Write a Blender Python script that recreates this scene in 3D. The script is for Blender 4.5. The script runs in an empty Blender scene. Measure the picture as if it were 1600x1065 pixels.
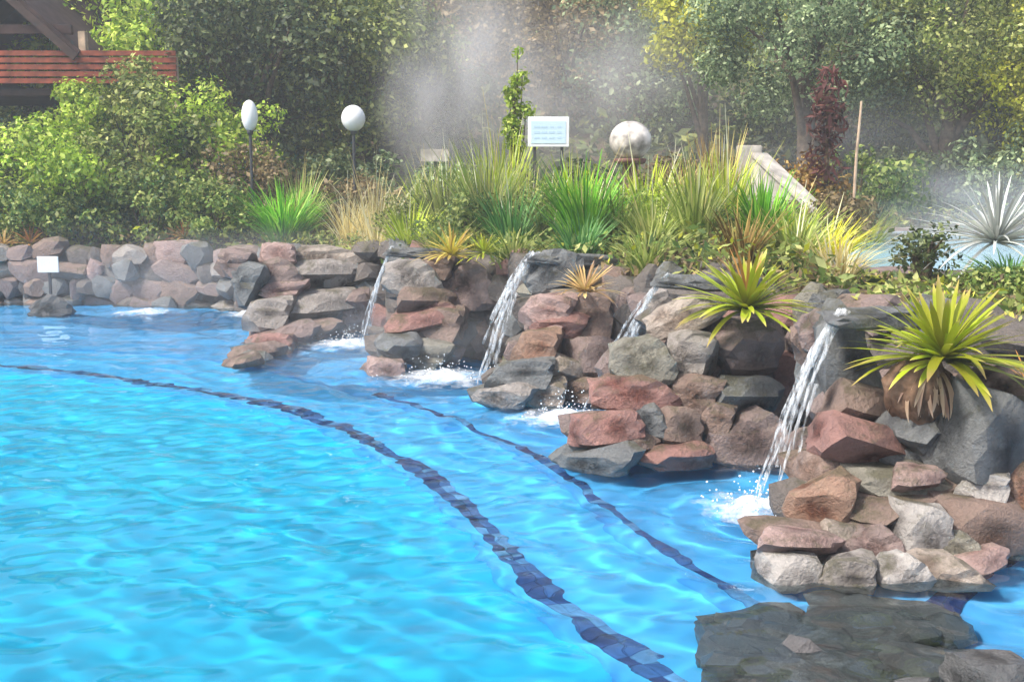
import bpy, bmesh, math, random
import numpy as np
from mathutils import Vector, Matrix, Euler, noise as mnoise

R = math.radians
random.seed(7)
rng = np.random.default_rng(7)
S = bpy.context.scene
COL = S.collection

# ------------------------------------------------------------------ camera
H = 1.8                       # eye height above the pool water
FPX = 1716.0                  # focal length in pixels of the 1600 px wide photo
TH = math.atan(262.5 / FPX)   # pitch down
cam_d = bpy.data.cameras.new('camera')
cam_d.sensor_width = 36.0
cam_d.lens = 36.0 * FPX / 1600.0
cam_d.clip_end = 500
cam = bpy.data.objects.new('camera', cam_d)
COL.objects.link(cam)
cam.location = (0, 0, H)
cam.rotation_euler = (R(90) - TH, 0, 0)
S.camera = cam

# ------------------------------------------------------------------ sky, sun, exposure
SUN_EL, SUN_AZ = 52.0, 238.0      # azimuth clockwise from +Y: behind the viewer, to the left
w = bpy.data.worlds.new('World'); S.world = w; w.use_nodes = True
wn = w.node_tree.nodes; wl = w.node_tree.links
sky = wn.new('ShaderNodeTexSky'); sky.sky_type = 'NISHITA'; sky.sun_disc = False
sky.sun_elevation = R(SUN_EL); sky.sun_rotation = R(SUN_AZ)
sky.dust_density = 4.0; sky.air_density = 1.0; sky.ozone_density = 1.0
wl.new(sky.outputs[0], wn['Background'].inputs['Color'])
wn['Background'].inputs['Strength'].default_value = 0.14
sd = bpy.data.lights.new('sun', 'SUN'); sd.energy = 3.0; sd.angle = R(9.0); sd.color = (1.0, 0.95, 0.87)
sun = bpy.data.objects.new('sun', sd); COL.objects.link(sun)
az, el = R(SUN_AZ), R(SUN_EL)
to_sun = Vector((math.sin(az) * math.cos(el), math.cos(az) * math.cos(el), math.sin(el)))
sun.rotation_euler = to_sun.to_track_quat('Z', 'Y').to_euler()
sun.location = (-8, -8, 14)
S.view_settings.view_transform = 'Standard'
S.view_settings.look = 'None'
S.view_settings.exposure = 0.88
S.view_settings.gamma = 1.0
S.cycles.use_denoising = True
S.cycles.max_bounces = 8
S.cycles.transparent_max_bounces = 16
S.cycles.volume_bounces = 1
S.cycles.volume_step_rate = 4.0
S.cycles.volume_max_steps = 64
S.cycles.sample_clamp_indirect = 6.0
S.cycles.caustics_reflective = False
S.cycles.caustics_refractive = True

# ------------------------------------------------------------------ helpers
CT, ST = math.cos(TH), math.sin(TH)

def on_level(px, py, z=0.0):
    """world point on the horizontal plane z that the photo shows at (px, py)"""
    u = (px - 800) / FPX; v = (py - 532.5) / FPX
    d = Vector((u, CT - v * ST, -ST - v * CT))
    t = (z - H) / d.z
    return Vector((d.x * t, d.y * t, z))

def under_water(px, py, z):
    """the same for a point below the pool surface, with the bend of light at the water"""
    p = on_level(px, py, 0.0)
    d = (p - Vector((0, 0, H))).normalized()
    h = Vector((d.x, d.y, 0)) / 1.33
    return p + h * (-z / math.sqrt(1 - h.length_squared)) + Vector((0, 0, z))

def at_depth(px, py, Y):
    u = (px - 800) / FPX; v = (py - 532.5) / FPX
    d = Vector((u, CT - v * ST, -ST - v * CT))
    t = Y / d.y
    return Vector((d.x * t, Y, H + d.z * t))

def x_at(px, Y, z=1.0):
    return (px - 800) / FPX * (Y * CT + (H - z) * ST)

def catmull(pts, n=12):
    pts = [Vector(p) for p in pts]
    P = [pts[0] * 2 - pts[1]] + pts + [pts[-1] * 2 - pts[-2]]
    out = []
    for i in range(1, len(P) - 2):
        a, b, c, d = P[i - 1], P[i], P[i + 1], P[i + 2]
        for k in range(n):
            t = k / n
            out.append(0.5 * ((2 * b) + (c - a) * t + (2 * a - 5 * b + 4 * c - d) * t * t + (3 * b - a - 3 * c + d) * t ** 3))
    out.append(pts[-1])
    return out

def resample(pts, step):
    out = [pts[0].copy()]; acc = 0.0
    for a, b in zip(pts[:-1], pts[1:]):
        L = (b - a).length
        while acc + L >= step:
            t = (step - acc) / L
            a = a.lerp(b, t); out.append(a.copy()); L = (b - a).length; acc = 0.0
        acc += L
    return out

def mesh_np(name, V, F, smooth=False):
    me = bpy.data.meshes.new(name)
    V = np.asarray(V, dtype=np.float32); F = np.asarray(F, dtype=np.int32)
    k = F.shape[1]
    me.vertices.add(len(V)); me.vertices.foreach_set('co', V.ravel())
    me.loops.add(F.size); me.loops.foreach_set('vertex_index', F.ravel())
    me.polygons.add(len(F)); me.polygons.foreach_set('loop_start', np.arange(0, F.size, k, dtype=np.int32))
    try:
        me.polygons.foreach_set('loop_total', np.full(len(F), k, dtype=np.int32))
    except Exception:
        pass
    if smooth:
        me.polygons.foreach_set('use_smooth', np.ones(len(F), dtype=bool))
    me.update(calc_edges=True); me.validate()
    return me

def link(name, me, mat=None, parent=None, loc=None, rot=None, scale=None):
    if mat is not None and len(me.materials) == 0:
        me.materials.append(mat)
    o = bpy.data.objects.new(name, me); COL.objects.link(o)
    if parent is not None: o.parent = parent
    if loc is not None: o.location = loc
    if rot is not None: o.rotation_euler = rot
    if scale is not None: o.scale = scale
    return o

def tag(o, label, cat, group=None):
    o['label'] = label; o['category'] = cat
    if group: o['group'] = group
    return o

def thing(name, label, cat, loc=(0, 0, 0), rz=0.0, group=None):
    o = bpy.data.objects.new(name, None); COL.objects.link(o)
    o.empty_display_size = 0.2
    o.location = loc; o.rotation_euler = (0, 0, rz)
    return tag(o, label, cat, group)

def bm_mesh(name, bm, smooth=False):
    me = bpy.data.meshes.new(name); bm.to_mesh(me); bm.free()
    if smooth:
        for p in me.polygons: p.use_smooth = True
    return me

def box_mesh(name, sx, sy, sz, bevel=0.0):
    bm = bmesh.new(); bmesh.ops.create_cube(bm, size=1.0)
    for v in bm.verts: v.co = Vector((v.co.x * sx, v.co.y * sy, v.co.z * sz))
    if bevel > 0:
        bmesh.ops.bevel(bm, geom=list(bm.edges), offset=bevel, segments=2, affect='EDGES')
    return bm_mesh(name, bm)

def tube_np(path, radii, seg=8):
    """vertices and quads of a tube along path"""
    path = [Vector(p) for p in path]; n = len(path)
    V = []; F = []
    prev = None
    for i, p in enumerate(path):
        t = (path[min(i + 1, n - 1)] - path[max(i - 1, 0)]).normalized()
        ref = prev if prev is not None else (Vector((1, 0, 0)) if abs(t.x) < 0.9 else Vector((0, 1, 0)))
        s = (ref - t * ref.dot(t)).normalized(); prev = s
        b = t.cross(s)
        r = radii[i] if hasattr(radii, '__len__') else radii
        for k in range(seg):
            a = 2 * math.pi * k / seg
            V.append(p + (s * math.cos(a) + b * math.sin(a)) * r)
    for i in range(n - 1):
        for k in range(seg):
            F.append((i * seg + k, i * seg + (k + 1) % seg, (i + 1) * seg + (k + 1) % seg, (i + 1) * seg + k))
    return [tuple(v) for v in V], F

def tubes_mesh(name, tubes, seg=8):
    V = []; F = []
    for path, rad in tubes:
        v, f = tube_np(path, rad, seg); o = len(V)
        V += v; F += [tuple(i + o for i in q) for q in f]
    return mesh_np(name, V, F, True)

# ------------------------------------------------------------------ materials
def newmat(name):
    m = bpy.data.materials.new(name); m.use_nodes = True
    nt = m.node_tree; nt.nodes.clear()
    out = nt.nodes.new('ShaderNodeOutputMaterial')
    return m, nt, nt.nodes, nt.links, out

def ramp(nodes, stops):
    r = nodes.new('ShaderNodeValToRGB')
    e = r.color_ramp.elements
    while len(e) < len(stops): e.new(0.5)
    for el_, (p, c) in zip(e, stops):
        el_.position = p; el_.color = (*c, 1)
    return r

def rock_mat(name, base, alt, pale, rough=0.8, speck=0.8, moss=.7):
    base, alt, pale = [tuple(v * k for v in c) for c, k in ((base, .56), (alt, .40), (pale, .74))]
    m, nt, N, L, out = newmat(name)
    tc = N.new('ShaderNodeTexCoord'); oi = N.new('ShaderNodeObjectInfo')
    add = N.new('ShaderNodeVectorMath'); add.operation = 'MULTIPLY_ADD'
    geo = N.new('ShaderNodeNewGeometry')
    L.new(oi.outputs['Random'], add.inputs[0]); add.inputs[1].default_value = (37, 11, 23)
    L.new(geo.outputs['Position'], add.inputs[2])
    n1 = N.new('ShaderNodeTexNoise'); n1.inputs['Scale'].default_value = 6.0; n1.inputs['Detail'].default_value = 6; n1.inputs['Roughness'].default_value = .65
    n2 = N.new('ShaderNodeTexNoise'); n2.inputs['Scale'].default_value = 38.0; n2.inputs['Detail'].default_value = 5; n2.inputs['Roughness'].default_value = .7
    v = N.new('ShaderNodeTexVoronoi'); v.inputs['Scale'].default_value = 14.0
    for n in (n1, n2, v): L.new(add.outputs[0], n.inputs['Vector'])
    r1 = ramp(N, [(0.34, alt), (0.5, base), (0.66, pale)])
    L.new(n1.outputs['Fac'], r1.inputs[0])
    hs = N.new('ShaderNodeHueSaturation')
    mr = N.new('ShaderNodeMapRange'); mr.inputs['To Min'].default_value = .72; mr.inputs['To Max'].default_value = 1.25
    L.new(oi.outputs['Random'], mr.inputs['Value']); L.new(mr.outputs[0], hs.inputs['Value'])
    L.new(r1.outputs[0], hs.inputs['Color'])
    mx = N.new('ShaderNodeMix'); mx.data_type = 'RGBA'; mx.blend_type = 'OVERLAY'; mx.inputs['Factor'].default_value = speck
    r2 = ramp(N, [(0.3, (.12, .12, .12)), (0.7, (.85, .85, .85))])
    L.new(n2.outputs['Fac'], r2.inputs[0])
    L.new(hs.outputs[0], mx.inputs['A']); L.new(r2.outputs[0], mx.inputs['B'])
    # pale mineral and lichen blotches
    n3 = N.new('ShaderNodeTexNoise'); n3.inputs['Scale'].default_value = 9.0; n3.inputs['Detail'].default_value = 8
    L.new(add.outputs[0], n3.inputs['Vector'])
    r3 = ramp(N, [(0.60, (0, 0, 0)), (0.70, (.55, .55, .55))]); L.new(n3.outputs['Fac'], r3.inputs[0])
    mx2 = N.new('ShaderNodeMix'); mx2.data_type = 'RGBA'; mx2.inputs['B'].default_value = (*[min(1, c * 1.1 + .12) for c in pale], 1)
    L.new(r3.outputs[0], mx2.inputs['Factor']); L.new(mx.outputs['Result'], mx2.inputs['A'])
    b = N.new('ShaderNodeBsdfPrincipled'); b.inputs['Roughness'].default_value = rough
    rp = ramp(N, [(.505, (0, 0, 0)), (.56, (.6, .6, .6))]); L.new(geo.outputs['Pointiness'], rp.inputs[0])
    mx3 = N.new('ShaderNodeMix'); mx3.data_type = 'RGBA'; mx3.inputs['B'].default_value = (*[min(1, c * 1.15 + .08) for c in pale], 1)
    L.new(rp.outputs[0], mx3.inputs['Factor']); L.new(mx2.outputs['Result'], mx3.inputs['A'])
    sx_ = N.new('ShaderNodeSeparateXYZ'); L.new(geo.outputs['Normal'], sx_.inputs[0])
    n4 = N.new('ShaderNodeTexNoise'); n4.inputs['Scale'].default_value = 4.0; n4.inputs['Detail'].default_value = 9; n4.inputs['Roughness'].default_value = .75
    L.new(geo.outputs['Position'], n4.inputs['Vector'])
    mm = N.new('ShaderNodeMath'); mm.operation = 'MULTIPLY_ADD'; L.new(sx_.outputs[2], mm.inputs[0]); mm.inputs[1].default_value = .14; L.new(n4.outputs['Fac'], mm.inputs[2])
    r4 = ramp(N, [(.60, (0, 0, 0)), (.72, (moss, moss, moss))]); L.new(mm.outputs[0], r4.inputs[0])
    mx4 = N.new('ShaderNodeMix'); mx4.data_type = 'RGBA'; mx4.inputs['B'].default_value = (.075, .07, .03, 1)
    L.new(r4.outputs[0], mx4.inputs['Factor']); L.new(mx3.outputs['Result'], mx4.inputs['A'])
    L.new(mx4.outputs['Result'], b.inputs['Base Color'])
    bp = N.new('ShaderNodeBump'); bp.inputs['Strength'].default_value = .9; bp.inputs['Distance'].default_value = .035
    ad = N.new('ShaderNodeMath'); ad.operation = 'ADD'
    L.new(n2.outputs['Fac'], ad.inputs[0]); L.new(n1.outputs['Fac'], ad.inputs[1])
    L.new(ad.outputs[0], bp.inputs['Height']); L.new(bp.outputs[0], b.inputs['Normal'])
    L.new(b.outputs[0], out.inputs[0])
    return m

M = {}
M['red'] = rock_mat('red_rock', (.23, .078, .056), (.095, .035, .028), (.38, .18, .145))
M['pink'] = rock_mat('pink_rock', (.34, .19, .165), (.17, .08, .068), (.50, .34, .30))
M['brown'] = rock_mat('brown_rock', (.165, .09, .06), (.068, .038, .028), (.29, .19, .145))
M['mauve'] = rock_mat('mauve_rock', (.19, .12, .105), (.085, .052, .045), (.30, .21, .185))
M['grey'] = rock_mat('grey_rock', (.21, .182, .16), (.09, .075, .066), (.40, .355, .32))
M['pale'] = rock_mat('pale_rock', (.40, .36, .335), (.19, .165, .15), (.58, .54, .50))
M['slate'] = rock_mat('slate_rock', (.075, .082, .088), (.033, .036, .04), (.19, .20, .20))
M['tan'] = rock_mat('tan_rock', (.33, .245, .185), (.16, .11, .085), (.48, .40, .33))
M['orange'] = rock_mat('orange_rock', (.34, .125, .06), (.15, .06, .038), (.42, .25, .16))
M['olive'] = rock_mat('olive_rock', (.17, .155, .115), (.08, .07, .05), (.30, .28, .22))
M['mortar'] = rock_mat('mortar_rubble', (.085, .068, .058), (.04, .032, .028), (.16, .13, .11), .95)
M['wetrock'] = rock_mat('wet_dark_rock', (.060, .052, .052), (.025, .022, .024), (.13, .12, .12), .3, .8, 0.0)
M['wetbrown'] = rock_mat('wet_brown_rock', (.10, .075, .062), (.045, .034, .03), (.2, .16, .14), .3, .8, 0.0)
M['wetslate'] = rock_mat('wet_slate_rock', (.045, .047, .048), (.02, .021, .022), (.10, .10, .10), .25, .8, 0.0)

def leaf_mat(name, c1, c2, c3=None, trans=.35, rough=.5, vary=.8, gain=1.7):
    m, nt, N, L, out = newmat(name)
    g = N.new('ShaderNodeNewGeometry')
    c1, c2, c3 = [tuple(min(.8, v * gain) for v in c) for c in (c1, c2, c3)]
    st = [(0.0, c1), (0.55, c2), (1.0, c3 or c2)]
    r = ramp(N, st); L.new(g.outputs['Random Per Island'], r.inputs[0])
    oi = N.new('ShaderNodeObjectInfo')
    n = N.new('ShaderNodeTexNoise'); n.inputs['Scale'].default_value = 1.7; n.inputs['Detail'].default_value = 3
    L.new(g.outputs['Position'], n.inputs['Vector'])
    mr = N.new('ShaderNodeMapRange'); mr.inputs['From Min'].default_value = .3; mr.inputs['From Max'].default_value = .7
    mr.inputs['To Min'].default_value = 1 - vary * .6; mr.inputs['To Max'].default_value = 1 + vary * .6  # uneven leaf tone that also paints in dark gaps between clumps
    L.new(n.outputs['Fac'], mr.inputs['Value'])
    hs = N.new('ShaderNodeHueSaturation'); hs.inputs['Saturation'].default_value = 1.12; L.new(r.outputs[0], hs.inputs['Color']); L.new(mr.outputs[0], hs.inputs['Value'])
    p = N.new('ShaderNodeBsdfPrincipled'); p.inputs['Roughness'].default_value = rough
    p.inputs['Specular IOR Level'].default_value = .35
    t = N.new('ShaderNodeBsdfTranslucent'); mx = N.new('ShaderNodeMixShader'); mx.inputs[0].default_value = trans
    L.new(hs.outputs[0], p.inputs['Base Color']); L.new(hs.outputs[0], t.inputs['Color'])
    L.new(p.outputs[0], mx.inputs[1]); L.new(t.outputs[0], mx.inputs[2]); L.new(mx.outputs[0], out.inputs[0])
    return m

M['leaf_olive'] = leaf_mat('olive_leaves', (.03, .045, .012), (.12, .15, .04), (.32, .33, .14))
M['leaf_green'] = leaf_mat('green_leaves', (.025, .05, .014), (.10, .145, .038), (.27, .29, .11))
M['leaf_bright'] = leaf_mat('bright_leaves', (.08, .14, .02), (.22, .30, .05), (.42, .46, .14))
M['leaf_dark'] = leaf_mat('dark_leaves', (.014, .024, .010), (.05, .068, .028), (.13, .15, .07))
M['leaf_grey'] = leaf_mat('grey_green_leaves', (.03, .05, .026), (.12, .165, .085), (.32, .37, .22))
M['leaf_brown'] = leaf_mat('brown_leaves', (.05, .038, .022), (.14, .11, .055), (.26, .20, .12))
M['leaf_red'] = leaf_mat('red_leaves', (.03, .012, .012), (.075, .03, .027), (.13, .075, .06))
M['leaf_rust'] = leaf_mat('rust_leaves', (.07, .04, .015), (.17, .10, .035), (.30, .22, .09))
M['leaf_yellow'] = leaf_mat('yellow_leaves', (.10, .11, .015), (.24, .26, .04), (.46, .44, .12))
M['blade_green'] = leaf_mat('green_blades', (.04, .12, .02), (.12, .28, .04), (.27, .42, .10), .3)
M['blade_lime'] = leaf_mat('lime_blades', (.14, .20, .02), (.30, .36, .05), (.50, .50, .16), .3)
M['blade_olive'] = leaf_mat('olive_blades', (.07, .10, .025), (.17, .21, .06), (.36, .36, .16), .3)
M['blade_gold'] = leaf_mat('gold_blades', (.22, .20, .02), (.42, .38, .05), (.55, .50, .14), .3)
M['blade_straw'] = leaf_mat('straw_blades', (.25, .20, .09), (.45, .39, .20), (.60, .56, .36), .3)
M['blade_red'] = leaf_mat('russet_blades', (.10, .06, .025), (.20, .14, .05), (.36, .32, .13), .3)
M['blade_teal'] = leaf_mat('blue_green_blades', (.03, .085, .025), (.085, .19, .06), (.20, .32, .13), .3)

def strap_mat(name, base, mid, tip):
    m, nt, N, L, out = newmat(name)
    tc = N.new('ShaderNodeTexCoord'); sp = N.new('ShaderNodeSeparateXYZ')
    L.new(tc.outputs['Generated'], sp.inputs[0])
    r = ramp(N, [(0.0, base), (0.35, mid), (0.8, mid), (1.0, tip)]); L.new(sp.outputs[1], r.inputs[0])
    oi = N.new('ShaderNodeObjectInfo')
    mr = N.new('ShaderNodeMapRange'); mr.inputs['To Min'].default_value = .6; mr.inputs['To Max'].default_value = 1.4
    L.new(oi.outputs['Random'], mr.inputs['Value'])
    mr2 = N.new('ShaderNodeMapRange'); mr2.inputs['To Min'].default_value = .475; mr2.inputs['To Max'].default_value = .515
    L.new(oi.outputs['Random'], mr2.inputs['Value'])
    n = N.new('ShaderNodeTexNoise'); n.inputs['Scale'].default_value = 30; L.new(tc.outputs['Object'], n.inputs['Vector'])
    mx = N.new('ShaderNodeMix'); mx.data_type = 'RGBA'; mx.blend_type = 'OVERLAY'; mx.inputs['Factor'].default_value = .35
    L.new(r.outputs[0], mx.inputs['A']); L.new(n.outputs['Color'], mx.inputs['B'])
    hs = N.new('ShaderNodeHueSaturation'); L.new(r.outputs[0], hs.inputs['Color']); L.new(mr.outputs[0], hs.inputs['Value']); L.new(mr2.outputs[0], hs.inputs['Hue'])
    p = N.new('ShaderNodeBsdfPrincipled'); p.inputs['Roughness'].default_value = .38
    t = N.new('ShaderNodeBsdfTranslucent'); ms = N.new('ShaderNodeMixShader'); ms.inputs[0].default_value = .3
    L.new(hs.outputs[0], p.inputs['Base Color']); L.new(hs.outputs[0], t.inputs['Color'])
    L.new(p.outputs[0], ms.inputs[1]); L.new(t.outputs[0], ms.inputs[2]); L.new(ms.outputs[0], out.inputs[0])
    return m
M['brom_lime'] = strap_mat('bromeliad_lime', (.22, .25, .03), (.36, .42, .02), (.66, .52, .16))
M['brom_gold'] = strap_mat('bromeliad_gold', (.40, .36, .04), (.58, .46, .08), (.72, .58, .30))
M['brom_peach'] = strap_mat('bromeliad_peach', (.46, .32, .10), (.60, .42, .16), (.72, .56, .38))
M['brom_rust'] = strap_mat('bromeliad_rust', (.26, .26, .05), (.50, .24, .06), (.60, .26, .10))
M['brom_dead'] = strap_mat('dead_bromeliad', (.24, .14, .08), (.44, .30, .20), (.58, .46, .34))
M['agave'] = strap_mat('silver_agave', (.34, .38, .34), (.56, .58, .54), (.72, .72, .68))

def plain(name, col, rough=.6, noise=.25, scale=20.0, spec=.4, metal=0.0, bump=.15):
    m, nt, N, L, out = newmat(name)
    tc = N.new('ShaderNodeTexCoord'); n = N.new('ShaderNodeTexNoise'); n.inputs['Scale'].default_value = scale; n.inputs['Detail'].default_value = 5
    L.new(tc.outputs['Object'], n.inputs['Vector'])
    r = ramp(N, [(0.3, tuple(c * (1 - noise) for c in col)), (0.7, tuple(min(1, c * (1 + noise)) for c in col))])
    L.new(n.outputs['Fac'], r.inputs[0])
    p = N.new('ShaderNodeBsdfPrincipled'); p.inputs['Roughness'].default_value = rough
    p.inputs['Specular IOR Level'].default_value = spec; p.inputs['Metallic'].default_value = metal
    L.new(r.outputs[0], p.inputs['Base Color'])
    if bump:
        b = N.new('ShaderNodeBump'); b.inputs['Strength'].default_value = bump; b.inputs['Distance'].default_value = .01
        L.new(n.outputs['Fac'], b.inputs['Height']); L.new(b.outputs[0], p.inputs['Normal'])
    L.new(p.outputs[0], out.inputs[0])
    return m
M['bark'] = plain('bark', (.10, .075, .055), .9, .5, 14, .2, 0, .6)
M['stem'] = plain('shrub_stem', (.13, .10, .06), .85, .4, 20, .2)
M['globe'] = plain('opal_globe', (.82, .82, .82), .25, .04, 6, .5, 0, 0)
M['globe_stained'] = plain('stained_globe', (.56, .52, .48), .5, .7, 7, .4, 0, 0)
M['pole'] = plain('dark_pole', (.05, .05, .055), .45, .3, 8)
M['woodpost'] = plain('red_brown_post', (.13, .06, .05), .7, .4, 10)
M['signwhite'] = plain('sign_white', (.80, .82, .84), .4, .05, 5, .4, 0, 0)
M['signblue'] = plain('sign_pale_blue', (.56, .72, .84), .4, .06, 4, .4, 0, 0)
M['signmark'] = plain('sign_marks', (.47, .63, .77), .5, .1, 9, .4, 0, 0)
M['redboard'] = plain('red_stained_board', (.21, .048, .022), .65, .6, 5, .3, 0, .3)
M['darkwood'] = plain('dark_stained_timber', (.045, .025, .02), .7, .4, 6, .3)
M['palewood'] = plain('weathered_timber', (.46, .34, .24), .8, .35, 8, .2)
M['roofing'] = plain('brown_roofing', (.05, .028, .025), .8, .4, 4, .2)
M['concrete'] = plain('pale_concrete', (.42, .39, .35), .85, .4, 7, .2, 0, .3)
M['deck'] = plain('deck_paving', (.42, .38, .34), .8, .2, 6, .3, 0, .2)
M['soil_root'] = plain('root_ball', (.17, .105, .07), .95, .55, 22, .1, 0, .8)
M['tile_a'] = plain('navy_tile', (.012, .035, .15), .25, .3, 30, .5, 0, 0)
M['tile_b'] = plain('blue_tile', (.03, .10, .30), .25, .3, 30, .5, 0, 0)
M['tile_c'] = plain('light_tile', (.10, .28, .55), .25, .2, 30, .5, 0, 0)

# ------------------------------------------------------------------ layout curves (plan view)
WALL = catmull([(-13, 15.6, 0), (-10, 15.5, 0), (-7.0, 15.3, 0), (-5, 15.1, 0), (-3.6, 14.5, 0), (-2.0, 12.3, 0), (-1.1, 11.1, 0), (-.42, 10.1, 0),
                (.76, 8.4, 0), (1.5, 7.25, 0), (2.05, 6.5, 0), (2.75, 5.6, 0), (3.35, 4.4, 0), (3.7, 2.6, 0), (3.8, 1.2, 0)], 10)
WALL = resample(WALL, 0.12)
WARR = np.array([[p.x, p.y] for p in WALL])

def wall_normal(i):
    a = WALL[max(i - 2, 0)]; b = WALL[min(i + 2, len(WALL) - 1)]
    t = (b - a).normalized()
    return Vector((t.y, -t.x, 0)), t       # (x,y)->: left-hand side is the bank, this points to the pool? fixed below

def sdist(x, y):
    """signed distance to the wall line: positive on the bank side"""
    x = np.asarray(x, float); y = np.asarray(y, float)
    sh = x.shape; xf = x.ravel(); yf = y.ravel()
    out = np.empty(len(xf))
    seg = WARR[1:] - WARR[:-1]
    for s in range(0, len(xf), 4000):
        q = np.stack([xf[s:s + 4000], yf[s:s + 4000]], 1)
        d = ((q[:, None, :] - WARR[None]) ** 2).sum(2)
        i = d.argmin(1); j = np.clip(i, 0, len(seg) - 1)
        cr = seg[j, 0] * (q[:, 1] - WARR[j, 1]) - seg[j, 1] * (q[:, 0] - WARR[j, 0])
        out[s:s + 4000] = np.sqrt(d.min(1)) * np.sign(cr)
    return out.reshape(sh)

POND = (4.9, 12.4, 2.5, 3.5)

def wall_top(Y):
    return 0.74 if Y > 14 else 0.74 + (14 - max(Y, 9.5)) / 4.5 * .26

def ground_z(x, y):
    x = np.asarray(x, float); y = np.asarray(y, float)
    s = sdist(x, y)
    wt = np.where(y > 14, .74, .74 + (14 - np.clip(y, 9.5, 14)) / 4.5 * .26)
    fl_ = np.clip((2.9 - x) / 1.2, 0, 1); fl_ = np.where(y > 16, 1, fl_)
    z = wt - .06 + np.clip(s, 0, 5) * .07 * fl_
    far = np.clip(y - 21 + .12 * np.abs(x), 0, None)
    z = z + np.clip(far, 0, 30) * .30 + np.clip(far - 30, 0, None) * .05
    z = z + .05 * np.sin(x * 1.9 + 1) * np.cos(y * 1.6) * np.clip(s, 0, 1)
    pd = ((x - POND[0]) / POND[2]) ** 2 + ((y - POND[1]) / POND[3]) ** 2
    z = np.where(pd < 1.25, np.minimum(z, .96 - .35 * np.clip(1.25 - pd, 0, 1)), z)
    pool = (s < 0.52)
    z = np.where(pool, -1.7, z)
    return z

def gz(x, y):
    return float(ground_z(np.array([x]), np.array([y]))[0])

# ------------------------------------------------------------------ ground
def ground_material():
    m, nt, N, L, out = newmat('bank_soil')
    g = N.new('ShaderNodeNewGeometry')
    n = N.new('ShaderNodeTexNoise'); n.inputs['Scale'].default_value = 1.3; n.inputs['Detail'].default_value = 8; n.inputs['Roughness'].default_value = .7
    n2 = N.new('ShaderNodeTexNoise'); n2.inputs['Scale'].default_value = 22; n2.inputs['Detail'].default_value = 5
    L.new(g.outputs['Position'], n.inputs['Vector']); L.new(g.outputs['Position'], n2.inputs['Vector'])
    r = ramp(N, [(.3, (.07, .05, .035)), (.48, (.13, .10, .07)), (.6, (.12, .13, .05)), (.75, (.20, .18, .11))])
    L.new(n.outputs['Fac'], r.inputs[0])
    mx = N.new('ShaderNodeMix'); mx.data_type = 'RGBA'; mx.blend_type = 'OVERLAY'; mx.inputs['Factor'].default_value = .6
    L.new(r.outputs[0], mx.inputs['A']); L.new(n2.outputs['Color'], mx.inputs['B'])
    p = N.new('ShaderNodeBsdfPrincipled'); p.inputs['Roughness'].default_value = .95; p.inputs['Specular IOR Level'].default_value = .1
    b = N.new('ShaderNodeBump'); b.inputs['Strength'].default_value = .8; b.inputs['Distance'].default_value = .05
    L.new(n2.outputs['Fac'], b.inputs['Height']); L.new(b.outputs[0], p.inputs['Normal'])
    L.new(mx.outputs['Result'], p.inputs['Base Color']); L.new(p.outputs[0], out.inputs[0])
    return m
M['ground'] = ground_material()

def spaced(lo, hi, a, b, fine, coarse_n):
    left = a - (np.linspace(1, 0, coarse_n, endpoint=False) ** 2) * (a - lo)
    mid = np.arange(a, b, fine)
    right = b + (np.linspace(0, 1, coarse_n) ** 2) * (hi - b)
    return np.unique(np.concatenate([left, mid, right]))
gx = spaced(-130, 130, -13, 10, .22, 26); gy = spaced(-90, 170, 1, 22, .22, 30)
GX, GY = np.meshgrid(gx, gy)
GZ = ground_z(GX, GY)
dk = (GY < 1.4)
GZ = np.where(dk, np.where(sdist(GX, GY) > .52, np.minimum(GZ, 1.0), -.02), GZ)
GZ = np.where((GX < -13.2) & (GY < 16) & (GY >= 1.4), -.02, GZ)
nx, ny = len(gx), len(gy)
idx = np.arange(nx * ny).reshape(ny, nx)
F = np.stack([idx[:-1, :-1], idx[:-1, 1:], idx[1:, 1:], idx[1:, :-1]], -1).reshape(-1, 4)
g = link('ground', mesh_np('ground', np.stack([GX, GY, GZ], -1).reshape(-1, 3), F, True), M['ground'])
g['kind'] = 'structure'

# ------------------------------------------------------------------ pool shell
def pool_paint(name, col, dark):
    m, nt, N, L, out = newmat(name)
    g = N.new('ShaderNodeNewGeometry')
    n = N.new('ShaderNodeTexNoise'); n.inputs['Scale'].default_value = 1.6; n.inputs['Detail'].default_value = 5
    L.new(g.outputs['Position'], n.inputs['Vector'])
    r = ramp(N, [(.3, dark), (.65, col)]); L.new(n.outputs['Fac'], r.inputs[0])
    p = N.new('ShaderNodeBsdfPrincipled'); p.inputs['Roughness'].default_value = .7
    L.new(r.outputs[0], p.inputs['Base Color']); L.new(p.outputs[0], out.inputs[0])
    return m
M['paint'] = pool_paint('pool_paint', (.008, .66, 1.0), (.006, .61, 1.0))
M['paint_bench_reflections'] = pool_paint('bench_paint_reflections', (.05, .50, .97), (.04, .44, .93))  # duller bench blue, with greyish reflections of trees and steam in its colour
M['paint_step_reflections'] = pool_paint('step_paint_reflections', (.07, .44, .90), (.05, .37, .82))  # same for the step: reflected grey mixed into the blue

Z_FLOOR, Z_BENCH, Z_STEP = -.50, -.36, -.24
A_PX = [(-420, 556), (-200, 562), (0, 574), (200, 597), (400, 632), (520, 674), (640, 742), (720, 818), (786, 892), (858, 957), (934, 1016), (1008, 1072), (1120, 1150), (1260, 1240)]
B_PX = [(-420, 536), (-200, 537), (0, 540), (160, 546), (340, 562), (560, 612), (680, 650), (790, 696), (880, 752), (960, 820), (1060, 885), (1150, 948), (1250, 1010), (1400, 1090), (1560, 1160)]
A_C = catmull([under_water(x, y, Z_BENCH) for x, y in A_PX], 8)
B_C = catmull([under_water(x, y, Z_STEP) for x, y in B_PX], 8)

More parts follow.
